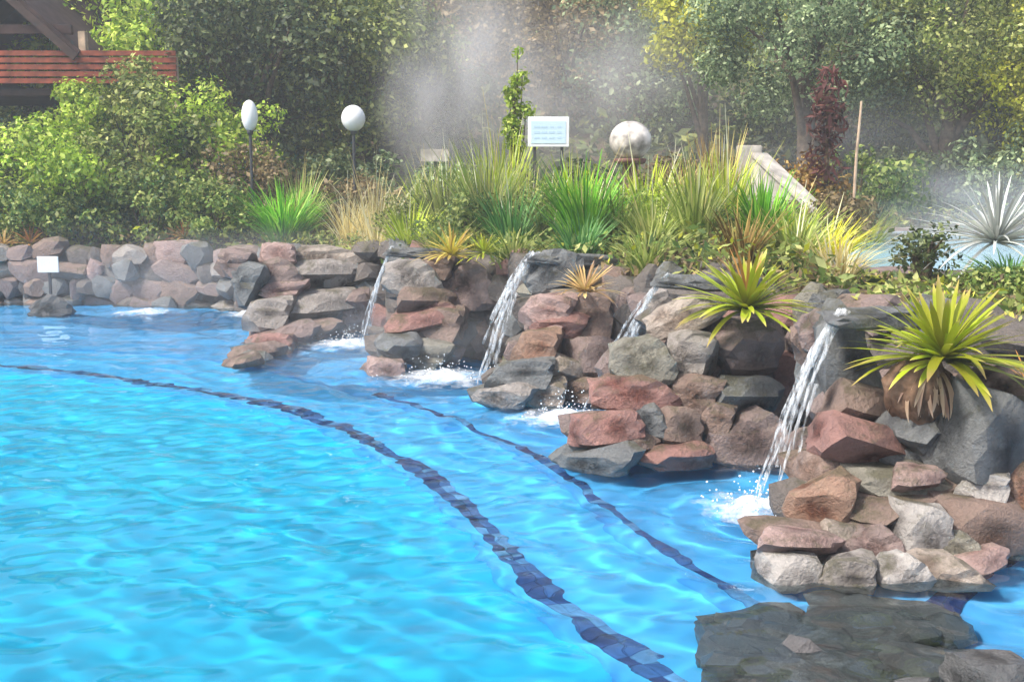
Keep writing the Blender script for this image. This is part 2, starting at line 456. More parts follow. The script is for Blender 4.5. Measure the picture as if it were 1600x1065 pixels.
def shelf(name, curve, ztop, zbot, mat):
    """solid shelf from a front curve back under the bank"""
    c = resample(curve, .15)
    c = [Vector((c[0].x - 6, c[0].y, 0))] + c + [Vector((c[-1].x + 3, c[-1].y - 1.2, 0))]
    back = [Vector((p.x + 7, p.y + 9, 0)) for p in c]
    n = len(c)
    V = [(p.x, p.y, ztop) for p in c] + [(p.x, p.y, zbot) for p in c] + [(p.x, p.y, ztop) for p in back]
    F = [(i, i + 1, n + i + 1, n + i) for i in range(n - 1)] + [(i + 1, i, 2 * n + i, 2 * n + i + 1) for i in range(n - 1)]
    o = link(name, mesh_np(name, V, F), mat); o['kind'] = 'structure'
    return o
bench = shelf('pool_bench', A_C, Z_BENCH, Z_FLOOR - .02, M['paint_bench_reflections'])
step = shelf('pool_step', B_C, Z_STEP, Z_BENCH - .02, M['paint_step_reflections'])
V = [(-14, 1.5, Z_FLOOR), (9, 1.5, Z_FLOOR), (9, 17, Z_FLOOR), (-14, 17, Z_FLOOR), (-14, 1.5, .02), (9, 1.5, .02)]
fl = link('pool_floor', mesh_np('pool_floor', V, [(0, 1, 2, 3), (1, 0, 4, 5)]), M['paint']); fl['kind'] = 'structure'
V = [(-40, -30, .10), (30, -30, .10), (30, 1.5, .10), (-40, 1.5, .10), (30, 1.5, -.1), (-40, 1.5, -.1)]
dkk = link('pool_deck', mesh_np('pool_deck', V, [(0, 1, 2, 3), (3, 2, 4, 5)]), M['deck']); dkk['kind'] = 'structure'

tile_me = {}
for k in ('tile_a', 'tile_b', 'tile_c'):
    tile_me[k] = box_mesh('tile', .097, .065, .02, .003); tile_me[k].materials.append(M[k])

def tile_band(curve, z, rows, parent, pick, inset=.07):
    pts = resample(curve, .10)
    for i in range(len(pts) - 1):
        t = (pts[i + 1] - pts[i]).normalized(); nrm = Vector((-t.y, t.x, 0))
        for r in range(rows):
            c = pts[i] + nrm * (inset + r * .068)
            k = pick(i, r)
            link('tile', tile_me[k], None, parent, (c.x, c.y, z + .006), (0, 0, math.atan2(t.y, t.x)))
rt = random.Random(3)
vis = [p for p in A_C if p.y < 14.2 and p.x > -7.2 and p.x < 1.6]
tile_band(vis, Z_BENCH, 2, bench, lambda i, r: ('tile_a', 'tile_b', 'tile_c')[rt.choices((0, 1, 2), ((6, 3, 1), (1, 3, 3))[r])[0]])
vis = [p for p in B_C if p.y < 16.0 and p.x > -1.2 and p.x < 1.7]
tile_band(vis, Z_STEP, 1, step, lambda i, r: ('tile_a', 'tile_b', 'tile_c')[rt.choices((0, 1, 2), (2, 5, 3))[0]])
C_C = catmull([under_water(x, y, Z_STEP) for x, y in [(1490, 985), (1530, 935), (1580, 895), (1660, 872), (1780, 860)]], 8)
tile_band(C_C, Z_STEP, 2, step, lambda i, r: 'tile_a')

# ------------------------------------------------------------------ water
SPLASH = [(1182, 800, .30), (880, 656, .38), (692, 592, .50), (548, 540, .44), (392, 492, .34), (225, 490, .40)]
SPL = [(on_level(x, y), r) for x, y, r in SPLASH]

def water_material():
    m, nt, N, L, out = newmat('pool_water')
    gl = N.new('ShaderNodeBsdfGlass'); gl.inputs['IOR'].default_value = 1.33; gl.inputs['Roughness'].default_value = 0.0
    gl.inputs['Color'].default_value = (.92, 1.0, 1.0, 1)
    L.new(gl.outputs[0], out.inputs[0])
    return m
M['water'] = water_material()

def pool_waves(x, y):
    z = np.zeros_like(x)
    r = np.random.default_rng(21)
    for k in range(70):
        lam = .13 * (.85 / .13) ** (r.random() ** 1.1)
        a = r.normal(R(80), R(38))
        kk = 2 * math.pi / lam
        amp = .0021 * lam ** 1.0 * (.5 + r.random())
        ph = r.random() * 6.28
        z += amp * np.sin(kk * (np.cos(a) * x + np.sin(a) * y) + ph)
    for k in range(36):
        lam = r.uniform(.075, .15); a = r.normal(R(85), R(40)); kk = 2 * math.pi / lam
        z += .0024 * lam * (.5 + r.random()) * np.sin(kk * (np.cos(a) * x + np.sin(a) * y) + r.random() * 6.28) * (.6 + .4 * np.sin(1.3 * x + .9 * y + k))
    for p, rad in SPL:
        d = np.hypot(x - p.x, y - p.y)
        z += .014 * np.exp(-d / .9) * np.sin(d * 24.0)
    return z
wx = spaced(-13.5, 6.5, -5.0, 3.2, .024, 80); wy = spaced(1.5, 16.2, 3.6, 9, .024, 120)
WX, WY = np.meshgrid(wx, wy)
WZ = pool_waves(WX, WY)
sdw = sdist(WX[::4, ::4], WY[::4, ::4])
nx, ny = len(wx), len(wy)
idx = np.arange(nx * ny).reshape(ny, nx)
F = np.stack([idx[:-1, :-1], idx[:-1, 1:], idx[1:, 1:], idx[1:, :-1]], -1)
sd_full = np.repeat(np.repeat(sdw, 4, 0), 4, 1)[:ny, :nx]
keep = sd_full[:-1, :-1] < .5
F = F[keep]
used = np.unique(F); remap = -np.ones(nx * ny, dtype=np.int64); remap[used] = np.arange(len(used))
Vw = np.stack([WX, WY, WZ], -1).reshape(-1, 3)[used]
wt = link('pool_water', mesh_np('pool_water', Vw, remap[F], True), M['water']); wt['kind'] = 'structure'

# ------------------------------------------------------------------ stones
def rock_mesh(seed, sub):
    rr = random.Random(seed)
    bm = bmesh.new(); bmesh.ops.create_icosphere(bm, subdivisions=sub, radius=1.0)
    planes = []
    for a in ((1, 0, 0), (-1, 0, 0), (0, 1, 0), (0, -1, 0), (0, 0, 1), (0, 0, -1)):
        nrm = (Vector(a) + Vector((rr.gauss(0, .28), rr.gauss(0, .28), rr.gauss(0, .28)))).normalized()
        planes.append((nrm, rr.uniform(.50, .80)))
    for _ in range(9):
        nrm = Vector((rr.gauss(0, 1), rr.gauss(0, 1), rr.gauss(0, 1))).normalized()
        planes.append((nrm, rr.uniform(.66, .95)))
    off = Vector((rr.random() * 50, rr.random() * 50, rr.random() * 50))
    for v in bm.verts:
        d = v.co.normalized(); t = 1.15
        for nrm, h in planes:
            c = d.dot(nrm)
            if c > 1e-4: t = min(t, h / c)
        p = d * t
        p += d * (.05 * mnoise.noise(p * 2.3 + off) + .05 * mnoise.cell(Vector((p.x * 1.3, p.y * 1.3, p.z * 4.2)) + off) + .03 * mnoise.noise(p * 6 + off) + .022 * mnoise.noise(p * 13 + off))
        v.co = p
    me = bm_mesh('rock', bm, True)
    me.set_sharp_from_angle(angle=R(24))
    return me

ROCKS = {}
def rock_data(kind, var, sub):
    k = (kind, var, sub)
    if k not in ROCKS:
        me = rock_mesh(100 + var * 7 + (0 if sub == 3 else 500), sub)
        me.materials.append(M[kind]); ROCKS[k] = me
    return ROCKS[k]
rs = random.Random(11)

def stone(parent, kind, loc, size, roll=0.0, rz=None, sub=3, name='stone', tilt=0.0):
    me = rock_data(kind, rs.randrange(7), sub)
    # the rock mesh spans about 1.5 units across
    return link(name, me, None, parent, loc, (tilt, roll, rs.uniform(-.35, .35) if rz is None else rz),
                (size[0] / 1.5, size[1] / 1.5, size[2] / 1.5))

# retaining wall
wall = thing('retaining_wall', 'long curving wall of reddish grey volcanic stones along the far pool edge', 'stone wall')
nW = len(WALL)
Vc = []
prof = []
for i in range(nW):
    a = WALL[max(i - 1, 0)]; b = WALL[min(i + 1, nW - 1)]
    t = (b - a).normalized(); bank = Vector((-t.y, t.x, 0))      # left of travel = bank side
    p = WALL[i]; h = wall_top(p.y)
    wob = mnoise.noise(p * 1.7) * .06
    sh = .34 * min(max((13.6 - p.y) / 1.2, 0), 1)
    prof.append((p, t, bank, h, sh))
    for off, z in ((.24 + sh + wob, -.75), (.24 + sh + wob, .0), (.27 + sh + wob, h * .55), (.30 + sh + wob, h - .07), (1.05, h - .09), (1.07, -.4)):
        q = p + bank * off
        Vc.append((q.x, q.y, z + mnoise.noise(Vector((q.x * 3, q.y * 3, z * 3))) * .03))
Fc = [(i * 6 + k, (i + 1) * 6 + k, (i + 1) * 6 + k + 1, i * 6 + k + 1) for i in range(nW - 1) for k in range(5)]
link('mortar', mesh_np('mortar', Vc, Fc, True), M['mortar'], wall)
shaded_palette = ['brown'] * 6 + ['mauve'] * 2 + ['red'] * 3 + ['slate'] * 4 + ['olive'] * 2 + ['mortar'] * 14  # darker stone mix: shade of the recesses between piers put into the colour
far_palette = ['grey'] * 4 + ['mauve'] * 6 + ['tan'] * 1 + ['slate'] * 4 + ['pink'] * 1 + ['brown'] * 6 + ['mortar'] * 3
row_z = [-.06, .22, .46, .68, .88]
count = 0
for r, zr in enumerate(row_z):
    s = rs.uniform(0, .2)
    while s < (nW - 2) * .12:
        i = int(s / .12); p, t, bank, h, sh = prof[i]
        wst = rs.choice((.18, .26, .34, .42, .55)) * rs.uniform(.85, 1.15)
        if not (p.x < -9.5 or p.y < 3.6) and zr < h + .06:
            zz = zr + rs.uniform(-.04, .04); hh = rs.uniform(.22, .33)
            q = p + bank * ((.06 if p.y > 13.2 else .18) + sh + zr * .10 + rs.uniform(-.07, .06))
            kind = rs.choice(far_palette if p.y > 13.2 else shaded_palette)
            stone(wall, kind, (q.x, q.y, zz), (wst * 1.12, rs.uniform(.26, .4), hh * 1.1), rs.uniform(-.2, .2), math.atan2(t.y, t.x) + rs.uniform(-.2, .2), 2)
            count += 1
        s += wst * .92
for px, py, d in ((1316, 484, 5.70), (1042, 428, 7.45), (836, 394, 9.25), (615, 386, 11.15)):
    p = at_depth(px, py, d)
    i = min(range(nW), key=lambda j: (WALL[j].x - p.x) ** 2 + (WALL[j].y - p.y) ** 2)
    bank = prof[i][2]; q = p + bank * .38
    stone(wall, 'slate', (q.x, q.y, p.z - .075), (.90, .26, .11), .06, math.atan2(bank.y, bank.x), 3, 'spout_stone')

# ------------------------------------------------------------------ rock piers
def pier(label, stones, dfun, slope, backs=True, dep=.9, backkind='brown'):
    c = on_level(*stones['base'])
    root = thing('rock_pier', label, 'rock pier', (c.x, c.y, 0))
    for px, py, wp, hp, kind, roll, *dd in stones['list']:
        if dd and dd[0] is not None: d = dd[0]
        else:
            d = dfun(px)
            for _ in range(4):
                z = at_depth(px, py, d).z
                d = dfun(px) + slope * max(z, 0)
        p = at_depth(px, py, d); k = d / FPX * CT
        sx, sz = wp * k, hp * k
        sy = dep * (sx + sz) * .5
        loc = (p.x - c.x, p.y - c.y + sy * .25, p.z)
        stone(root, kind, loc, (sx * 1.08, sy * 1.1, sz * 1.1), roll, rs.uniform(-.25, .25), 3, 'stone', rs.uniform(-.15, .15))
        if backs:
            lo = max(p.z - sz * .9, -.2); hi = p.z + sz * .28
            if hi - lo > .1:
                stone(root, rs.choice([backkind, 'slate', 'mauve', 'mortar']), (loc[0] + rs.uniform(-.04, .04), loc[1] + sy * .55 + .08, (lo + hi) / 2),
                      (sx * 1.15, sy * 1.1, hi - lo), 0, None, 2, 'stone')
    return root

def lerp_d(p0, d0, p1, d1):
    return lambda px: d0 + (d1 - d0) * min(max((px - p0) / (p1 - p0), -.3), 1.3)

P4 = {'base': (1050, 745), 'list': [
    (1000, 566, 82, 70, 'olive', .05), (1082, 562, 80, 84, 'grey', -.05), (1066, 496, 104, 44, 'tan', -.45), (1030, 476, 56, 44, 'grey', -.6, 7.95),
    (1168, 540, 118, 100, 'mauve', .1), (985, 617, 112, 50, 'red', .02), (1086, 622, 84, 66, 'brown', .0),
    (1168, 620, 100, 66, 'slate', .05), (946, 672, 108, 54, 'red', -.12), (1056, 668, 72, 60, 'brown', .1), (1168, 694, 116, 94, 'mauve', .0),
    (1052, 716, 136, 52, 'red', .0), (936, 726, 116, 52, 'slate', -.06), (1008, 655, 60, 46, 'slate', .2), (990, 700, 70, 40, 'brown', 0),
    (1125, 655, 60, 50, 'brown', .2)]}
pier('stepped pier of dark red boulders with the smaller lime bromeliad on top', P4, lerp_d(880, 6.35, 1215, 6.75), .75, True, .9)

P3 = {'base': (840, 640), 'list': [
    (866, 486, 92, 50, 'pink', .12), (872, 512, 80, 40, 'red', 0), (928, 500, 86, 76, 'brown', -.1), (845, 546, 78, 58, 'orange', .1),
    (922, 560, 80, 62, 'mauve', 0), (822, 588, 118, 48, 'slate', -.05), (784, 624, 84, 44, 'grey', .05), (852, 618, 84, 46, 'tan', 0),
    (915, 616, 90, 46, 'brown', 0), (858, 425, 74, 52, 'slate', -.6), (890, 466, 70, 26, 'slate', .1), (960, 470, 66, 60, 'grey', 0),
    (885, 580, 60, 46, 'tan', .4)]}
pier('stepped rock pier with pink top stone and a small peach bromeliad', P3, lerp_d(755, 8.25, 960, 8.7), .8)

P2 = {'base': (650, 588), 'list': [
    (662, 470, 78, 44, 'brown', .05), (722, 448, 92, 66, 'mauve', 0), (652, 506, 88, 42, 'red', -.12), (622, 540, 74, 46, 'slate', .05),
    (600, 576, 62, 32, 'pink', .05), (692, 512, 88, 54, 'brown', 0), (640, 436, 74, 52, 'grey', .1), (676, 484, 66, 30, 'red', .0), (668, 555, 76, 46, 'olive', 0), (690, 420, 60, 40, 'brown', 0)]}
pier('low rock pier with a big smooth mauve boulder below gold bromeliads', P2, lerp_d(575, 9.7, 740, 10.2), .8)

P1 = {'base': (470, 530), 'list': [
    (432, 398, 56, 34, 'pink', 0), (490, 402, 124, 30, 'tan', .03), (420, 424, 84, 36, 'mauve', 0), (506, 428, 100, 50, 'grey', 0),
    (436, 458, 84, 34, 'pink', -.1), (424, 492, 82, 48, 'grey', 0), (505, 478, 108, 54, 'grey', .0), (386, 442, 58, 62, 'slate', 0),
    (474, 522, 112, 38, 'brown', -.12), (416, 536, 74, 32, 'red', -.1), (556, 480, 60, 70, 'mauve', 0), (545, 430, 70, 60, 'grey', 0), (366, 410, 60, 40, 'mauve', 0),
    (378, 572, 66, 42, 'brown', -.2, 10.3), (424, 541, 76, 36, 'red', -.1, 11.35), (398, 556, 72, 38, 'brown', -.15, 10.8), (440, 530, 90, 40, 'mauve', -.1, 11.7)]}
pier('long low rock pier with tan capstones at the left end of the row', P1, lerp_d(375, 11.6, 540, 12.2), .8)

P5 = {'base': (1380, 930), 'list': [
    (1322, 566, 92, 150, 'slate', -.45, 6.0), (1286, 520, 60, 60, 'mauve', -.4, 6.1), (1352, 640, 110, 80, 'brown', .3, 5.75), (1356, 698, 168, 78, 'red', .32, 5.5),
    (1532, 684, 118, 156, 'slate', .25, 5.3), (1600, 700, 60, 150, 'brown', .0, 5.45), (1444, 672, 120, 74, 'slate', .0, 5.5), (1544, 764, 92, 46, 'pale', -.05, 5.2),
    (1284, 796, 100, 92, 'orange', -.1, 5.15), (1394, 752, 160, 36, 'olive', .05, 5.3), (1384, 790, 186, 54, 'brown', -.03, 5.2), (1436, 748, 74, 38, 'pink', .05, 5.2),
    (1528, 822, 146, 90, 'brown', .0, 5.1), (1438, 836, 92, 96, 'pale', .1, 5.0), (1362, 862, 94, 72, 'mauve', .1, 4.95), (1250, 850, 112, 42, 'pink', .06, 4.85),
    (1236, 906, 98, 82, 'pale', .0, 4.75), (1330, 908, 106, 70, 'grey', .0, 4.72), (1412, 906, 72, 66, 'pale', -.1, 4.7), (1474, 908, 116, 62, 'tan', .0, 4.72),
    (1536, 888, 84, 56, 'pink', -.25, 4.85), (1596, 806, 56, 150, 'orange', .0, 5.2), (1480, 760, 90, 50, 'brown', .1, 5.35), (1300, 740, 90, 50, 'brown', .2, 5.45),
    (1320, 840, 80, 50, 'tan', .2, 5.05), (1490, 860, 80, 50, 'olive', 0, 4.95), (1420, 720, 100, 40, 'slate', .3, 5.5), (1590, 870, 60, 60, 'tan', 0, 5.1), (1560, 610, 80, 60, 'brown', 0, 5.6)]}
pier5 = pier('big near pier of grey and brown boulders with the largest bromeliad', P5, lerp_d(1200, 4.8, 1560, 5.2), .9, True, 1.0)

# submerged footing stones of the near pier
c5 = pier5.location
rf = random.Random(31)
for j in range(90):
    v = rf.random(); px = rf.uniform(1105, 1490); py = 938 + v * 170
    if py < 965 and px < 1180: continue
    edge = min((px - 1095) / 90, (1500 - px) / 60, 1.0)
    zt_ = rf.uniform(-.16, -.02) - .06 * (1 - edge); p = under_water(px, py, zt_); wd_ = rf.uniform(.16, .34) * (.45 + .55 * edge)
    stone(pier5, rf.choice(('wetrock', 'wetslate', 'wetslate', 'wetslate')), (p.x - c5.x, p.y - c5.y, zt_ - .09), (wd_ * 1.3, wd_ * 1.1, .22), 0, rf.uniform(0, 3), 2, 'footing_stone')
p = on_level(1552, 1062, .02)
tag(stone(None, 'wetslate', p, (.27, .26, .18), 0, .3, 3, 'boulder'), 'small black wet boulder poking from the water at bottom right corner', 'boulder')
p = on_level(76, 484, .06)
tag(stone(None, 'wetslate', p, (.46, .3, .34), -.35, .2, 3, 'boulder'), 'dark wet rock at the waterline below the small white sign', 'boulder')

# ------------------------------------------------------------------ water jets and foam
def jet_material():
    m, nt, N, L, out = newmat('falling_water')
    g = N.new('ShaderNodeNewGeometry')
    mp = N.new('ShaderNodeMapping'); mp.inputs['Scale'].default_value = (48, 48, 11); L.new(g.outputs['Position'], mp.inputs[0])
    n = N.new('ShaderNodeTexNoise'); n.inputs['Scale'].default_value = 1.0; n.inputs['Detail'].default_value = 4; L.new(mp.outputs[0], n.inputs['Vector'])
    r = ramp(N, [(.44, (.03, .03, .03)), (.72, (.66, .66, .66))]); L.new(n.outputs['Fac'], r.inputs[0])
    tr = N.new('ShaderNodeBsdfTransparent')
    p = N.new('ShaderNodeBsdfPrincipled'); p.inputs['Base Color'].default_value = (.86, .90, .93, 1); p.inputs['Roughness'].default_value = .15
    mx = N.new('ShaderNodeMixShader'); L.new(r.outputs[0], mx.inputs[0]); L.new(tr.outputs[0], mx.inputs[1]); L.new(p.outputs[0], mx.inputs[2])
    L.new(mx.outputs[0], out.inputs[0]); return m
M['jet'] = jet_material()
def foam_material():
    m, nt, N, L, out = newmat('foam')
    g = N.new('ShaderNodeNewGeometry'); tc = N.new('ShaderNodeTexCoord')
    n = N.new('ShaderNodeTexNoise'); n.inputs['Scale'].default_value = 9.0; n.inputs['Detail'].default_value = 7; n.inputs['Roughness'].default_value = .7
    L.new(g.outputs['Position'], n.inputs['Vector'])
    ln = N.new('ShaderNodeVectorMath'); ln.operation = 'LENGTH'; 
    mp = N.new('ShaderNodeMapping'); mp.inputs['Location'].default_value = (-.5, -.5, 0); mp.inputs['Scale'].default_value = (1, 1, 0)
    L.new(tc.outputs['Generated'], mp.inputs[0]); L.new(mp.outputs[0], ln.inputs[0])
    mr = N.new('ShaderNodeMapRange'); mr.inputs['From Min'].default_value = .06; mr.inputs['From Max'].default_value = .48; mr.inputs['To Min'].default_value = .30; mr.inputs['To Max'].default_value = -.35
    L.new(ln.outputs['Value'], mr.inputs['Value'])
    ad = N.new('ShaderNodeMath'); ad.operation = 'ADD'; L.new(n.outputs['Fac'], ad.inputs[0]); L.new(mr.outputs[0], ad.inputs[1])
    r = ramp(N, [(.46, (0, 0, 0)), (.92, (.8, .8, .8))]); L.new(ad.outputs[0], r.inputs[0])
    tr = N.new('ShaderNodeBsdfTransparent'); p = N.new('ShaderNodeBsdfPrincipled')
    p.inputs['Base Color'].default_value = (.85, .90, .94, 1); p.inputs['Roughness'].default_value = .5
    mx = N.new('ShaderNodeMixShader'); L.new(r.outputs[0], mx.inputs[0]); L.new(tr.outputs[0], mx.inputs[1]); L.new(p.outputs[0], mx.inputs[2])
    L.new(mx.outputs[0], out.inputs[0]); return m
M['foam'] = foam_material()
M['drop'] = plain('droplets', (.85, .89, .92), .2, .05, 5, .5, 0, 0)

def jet(start, land, label, r0):
    """bundle of falling strands along one parabola"""
    a = Vector(start); b = Vector(land); tubes = []
    rj = random.Random(int(a.x * 100))
    for s in range(14):
        offa = Vector((rj.gauss(0, r0 * .8), rj.gauss(0, r0 * .5), rj.gauss(0, r0 * .3)))
        offb = Vector((rj.gauss(0, r0 * 2.2), rj.gauss(0, r0 * 2.2), 0))
        path = []; rad = []
        t0 = 0 if s < 4 else rj.uniform(0, .55); t1 = 1 if s < 4 else rj.uniform(t0 + .25, 1)
        for k in range(26):
            t = t0 + (t1 - t0) * k / 25
            p = a.lerp(b, t); p.z = a.z + (b.z - a.z) * (0.45 * t + .55 * t * t)
            p += offa.lerp(offb, t) + Vector((mnoise.noise(Vector((s, t * 7, 0))), mnoise.noise(Vector((s, t * 7, 5))), 0)) * .012
            path.append(p); rad.append(r0 * (.42 - .24 * t) * (1 + .7 * mnoise.noise(Vector((s * 3.1, t * 13, 9)))) + .002)
        tubes.append((path, rad))
    o = link('water_jet', tubes_mesh('water_jet', tubes, 6), M['jet'])
    return tag(o, label, 'waterfall', 'water jets falling between the rock piers')
JETS = [((1316, 484, 5.70), 0, 'nearest water jet falling beside the biggest bromeliad', .024),
        ((1042, 428, 7.45), 1, 'water jet falling behind the dark red rock pier', .026),
        ((836, 394, 9.25), 2, 'white water jet beside the pink topped pier', .030),
        ((615, 386, 11.15), 3, 'thin farthest water jet behind the low mauve pier', .020)]
for (sx, sy, sdp), k, lab, r0 in JETS:
    a = at_depth(sx, sy, sdp); b = on_level(*((1200, 792), (935, 655), (748, 597), (570, 541))[k])
    jet(a, (b.x, b.y, .0), lab, r0)
FOAM_LAB = ['white foam where the nearest water jet lands beside orange boulder', 'foam patch tucked against the tip of the dark red pier',
            'broad foam patch left of the pink topped pier', 'foam patch under the thin farthest jet', 'small foam streak against the leftmost pier', 'pale foam patch by the far wall, away from any pier']
for k, (p, rad) in enumerate(SPL):
    n = 36; V = []; F = []
    rf = random.Random(k)
    ang = np.linspace(0, 2 * math.pi, n, endpoint=False); rings = 10
    for j in range(rings + 1):
        rr_ = rad * 1.55 * j / rings
        for a in ang:
            x = p.x + rr_ * math.cos(a) * 1.25; y = p.y + rr_ * math.sin(a) * 1.1
            zz = float(pool_waves(np.array([x]), np.array([y]))[0]) + .010 + .045 * math.exp(-(j / 3.2) ** 2) * (1 + mnoise.noise(Vector((x * 14, y * 14, 0))))
            V.append((x, y, zz))
    for j in range(rings):
        for i in range(n):
            F.append((j * n + i, (j + 1) * n + i, (j + 1) * n + (i + 1) % n, j * n + (i + 1) % n))
    fo = link('foam', mesh_np('foam', V, F, True), M['foam'])
    tag(fo, FOAM_LAB[k], 'foam', 'foam patches on the pool')
    if k < 4:
        bm = bmesh.new()
        for _ in range(140):
            a = rf.uniform(0, 6.28); r_ = abs(rf.gauss(0, rad * .5)); h = abs(rf.gauss(0, .10)) * math.exp(-r_ / rad)
            bmesh.ops.create_icosphere(bm, subdivisions=1, radius=rf.uniform(.0025, .0075), matrix=Matrix.Translation((p.x + r_ * math.cos(a), p.y + r_ * math.sin(a), .03 + h)))
        dr = link('droplets', bm_mesh('droplets', bm, True), M['drop'], fo)
        dr['kind'] = 'stuff'

# ------------------------------------------------------------------ plants
def leaf_cloud(centers, radii, n, size, seed, up=.35, aspect=.55, droop=0.0):
    r = np.random.default_rng(seed)
    centers = np.asarray(centers, float); radii = np.asarray(radii, float)
    wgt = radii ** 2; wgt = wgt / wgt.sum()
    ci = r.choice(len(centers), n, p=wgt)
    d = r.normal(size=(n, 3)); d /= np.linalg.norm(d, axis=1, keepdims=True)
    rad = radii[ci] * np.clip(r.normal(.86, .2, n), .05, 1.4)
    pos = centers[ci] + d * rad[:, None] * np.array([1, 1, .85])
    nrm = d + r.normal(size=(n, 3)) * .6 + np.array([0, 0, up])
    nrm /= np.linalg.norm(nrm, axis=1, keepdims=True)
    t = r.normal(size=(n, 3)) + d * .4; t[:, 2] -= droop
    t -= (t * nrm).sum(1, keepdims=True) * nrm; t /= np.linalg.norm(t, axis=1, keepdims=True)
    b = np.cross(nrm, t)
    s = size * np.minimum(r.lognormal(-.08, .4, n), 1.6)[:, None]
    V = np.empty((n, 4, 3))
    V[:, 0] = pos - t * s * .5; V[:, 1] = pos + b * s * aspect * .5 + nrm * s * .07
    V[:, 2] = pos + t * s * .5; V[:, 3] = pos - b * s * aspect * .5 + nrm * s * .07
    return V.reshape(-1, 3), np.arange(n * 4).reshape(-1, 4)

def crown_clumps(seed, cz, rx, ry, rz_, n, rmin, rmax):
    r = np.random.default_rng(seed); C = []; Q = []
    for _ in range(n):
        d = r.normal(size=3); d /= np.linalg.norm(d)
        f = r.uniform(.35, .95)
        C.append((d[0] * rx * f, d[1] * ry * f, cz + d[2] * rz_ * f)); Q.append(r.uniform(rmin, rmax))
    return C, Q

def tree(name, label, px, Y, ztop, rx, rz_, mat, seed, n=9000, size=.11, trunk=True, group=None, clumps=34, zc=None, ry=None, droop=0.0, aspect=.55):
    X = x_at(px, Y, 2.5); z0 = gz(X, Y) - .05
    cz = (ztop - z0) - rz_ if zc is None else zc - z0
    lab_cat = 'tree' if trunk else 'shrub'
    o = thing(name, label, lab_cat, (X, Y, z0), 0, group)
    C, Q = crown_clumps(seed, cz, rx, ry or rx * .85, rz_, clumps, .15 * min(rx, rz_) + .06, .34 * min(rx, rz_) + .08)
    C = [(c[0], c[1], max(c[2], .12)) for c in C]
    V, F = leaf_cloud(C, Q, n, size, seed + 5, aspect=aspect, droop=droop)
    V[:, 2] = np.maximum(V[:, 2], .02)
    V[:, 2] = np.maximum(V[:, 2], .02)
    link('crown' if trunk else 'foliage', mesh_np('crown', V, F), M[mat], o)
    rr = random.Random(seed); tubes = []
    if trunk:
        tr = .045 * rx + .05
        top = Vector((rr.uniform(-.1, .1) * rx, 0, cz * .85))
        path = [Vector((0, 0, 0)).lerp(top, k / 6) + Vector((mnoise.noise(Vector((seed, k, 0))), mnoise.noise(Vector((seed, k, 4))), 0)) * .12 * rx * (k > 0) for k in range(7)]
        tk = link('trunk', tubes_mesh('trunk', [(path, [tr * (1.25 - .11 * k) for k in range(7)])], 8), M['bark'], o)
        for c in C[:12]:
            s = path[rr.choice((2, 3, 4, 5))]; e = Vector(c); mid = s.lerp(e, .5) + Vector((0, 0, .1 * rx))
            tubes.append(([s, s.lerp(mid, .6), mid, mid.lerp(e, .6), e], [tr * .5, tr * .42, tr * .33, tr * .22, tr * .1]))
        link('limbs', tubes_mesh('limbs', tubes, 6), M['bark'], tk)
    else:
        for c in C[:14]:
            s = Vector((rr.uniform(-.2, .2) * rx, rr.uniform(-.2, .2) * rx, 0)); e = Vector(c)
            m_ = s.lerp(e, .55) + Vector((0, 0, .1))
            tubes.append(([s, s.lerp(m_, .6), m_, e], [.022, .018, .013, .006]))
        link('stems', tubes_mesh('stems', tubes, 5), M['stem'], o)
    return o

def blades_mesh(seed, n, h, spread, width, upright=.5, seg=5):
    r = np.random.default_rng(seed)
    a = r.uniform(0, 2 * math.pi, n); base = np.stack([np.cos(a), np.sin(a)], 1) * (r.random(n) ** .5)[:, None] * spread * .22
    L = h * r.uniform(.55, 1.1, n); lean = spread * r.uniform(.1, 1.0, n); az_ = a + r.normal(0, .5, n)
    w_ = width * r.uniform(.6, 1.3, n); drop = r.uniform(0, 1, n) * (1 - upright)
    V = np.empty((n, seg + 1, 2, 3))
    for k in range(seg + 1):
        t = k / seg
        rad = lean * (t ** 1.6); z = L * (t - drop * .75 * t ** 3)
        c = np.stack([base[:, 0] + np.cos(az_) * rad, base[:, 1] + np.sin(az_) * rad, z], 1)
        side = np.stack([-np.sin(az_ + .5), np.cos(az_ + .5), np.zeros(n)], 1) * (w_ * (1 - t ** 2.2) * .5 + .0015)[:, None]
        V[:, k, 0] = c - side; V[:, k, 1] = c + side
    ids = np.arange(n * (seg + 1) * 2).reshape(n, seg + 1, 2)
    F = np.stack([ids[:, :-1, 0], ids[:, :-1, 1], ids[:, 1:, 1], ids[:, 1:, 0]], -1).reshape(-1, 4)
    return mesh_np('blades', V.reshape(-1, 3), F, True)

def clump(name, label, px, Y, h, spread, mat, seed, n=90, width=.028, upright=.5, stalks=0, stalkmat='blade_straw', group='grassy clumps in the planted bank', cat='grass clump', z=None):
    X = x_at(px, Y, 1.2); z0 = (gz(X, Y) if z is None else z) - .03
    o = thing(name, label, cat, (X, Y, z0), 0, group)
    b = link('blades', blades_mesh(seed, n, h, spread, width, upright), M[mat], o); b['kind'] = 'stuff'
    if stalks:
        b = link('dry_stalks', blades_mesh(seed + 1, stalks, h * 1.25, spread * .6, width * .6, .9), M[stalkmat], o); b['kind'] = 'stuff'
    return o

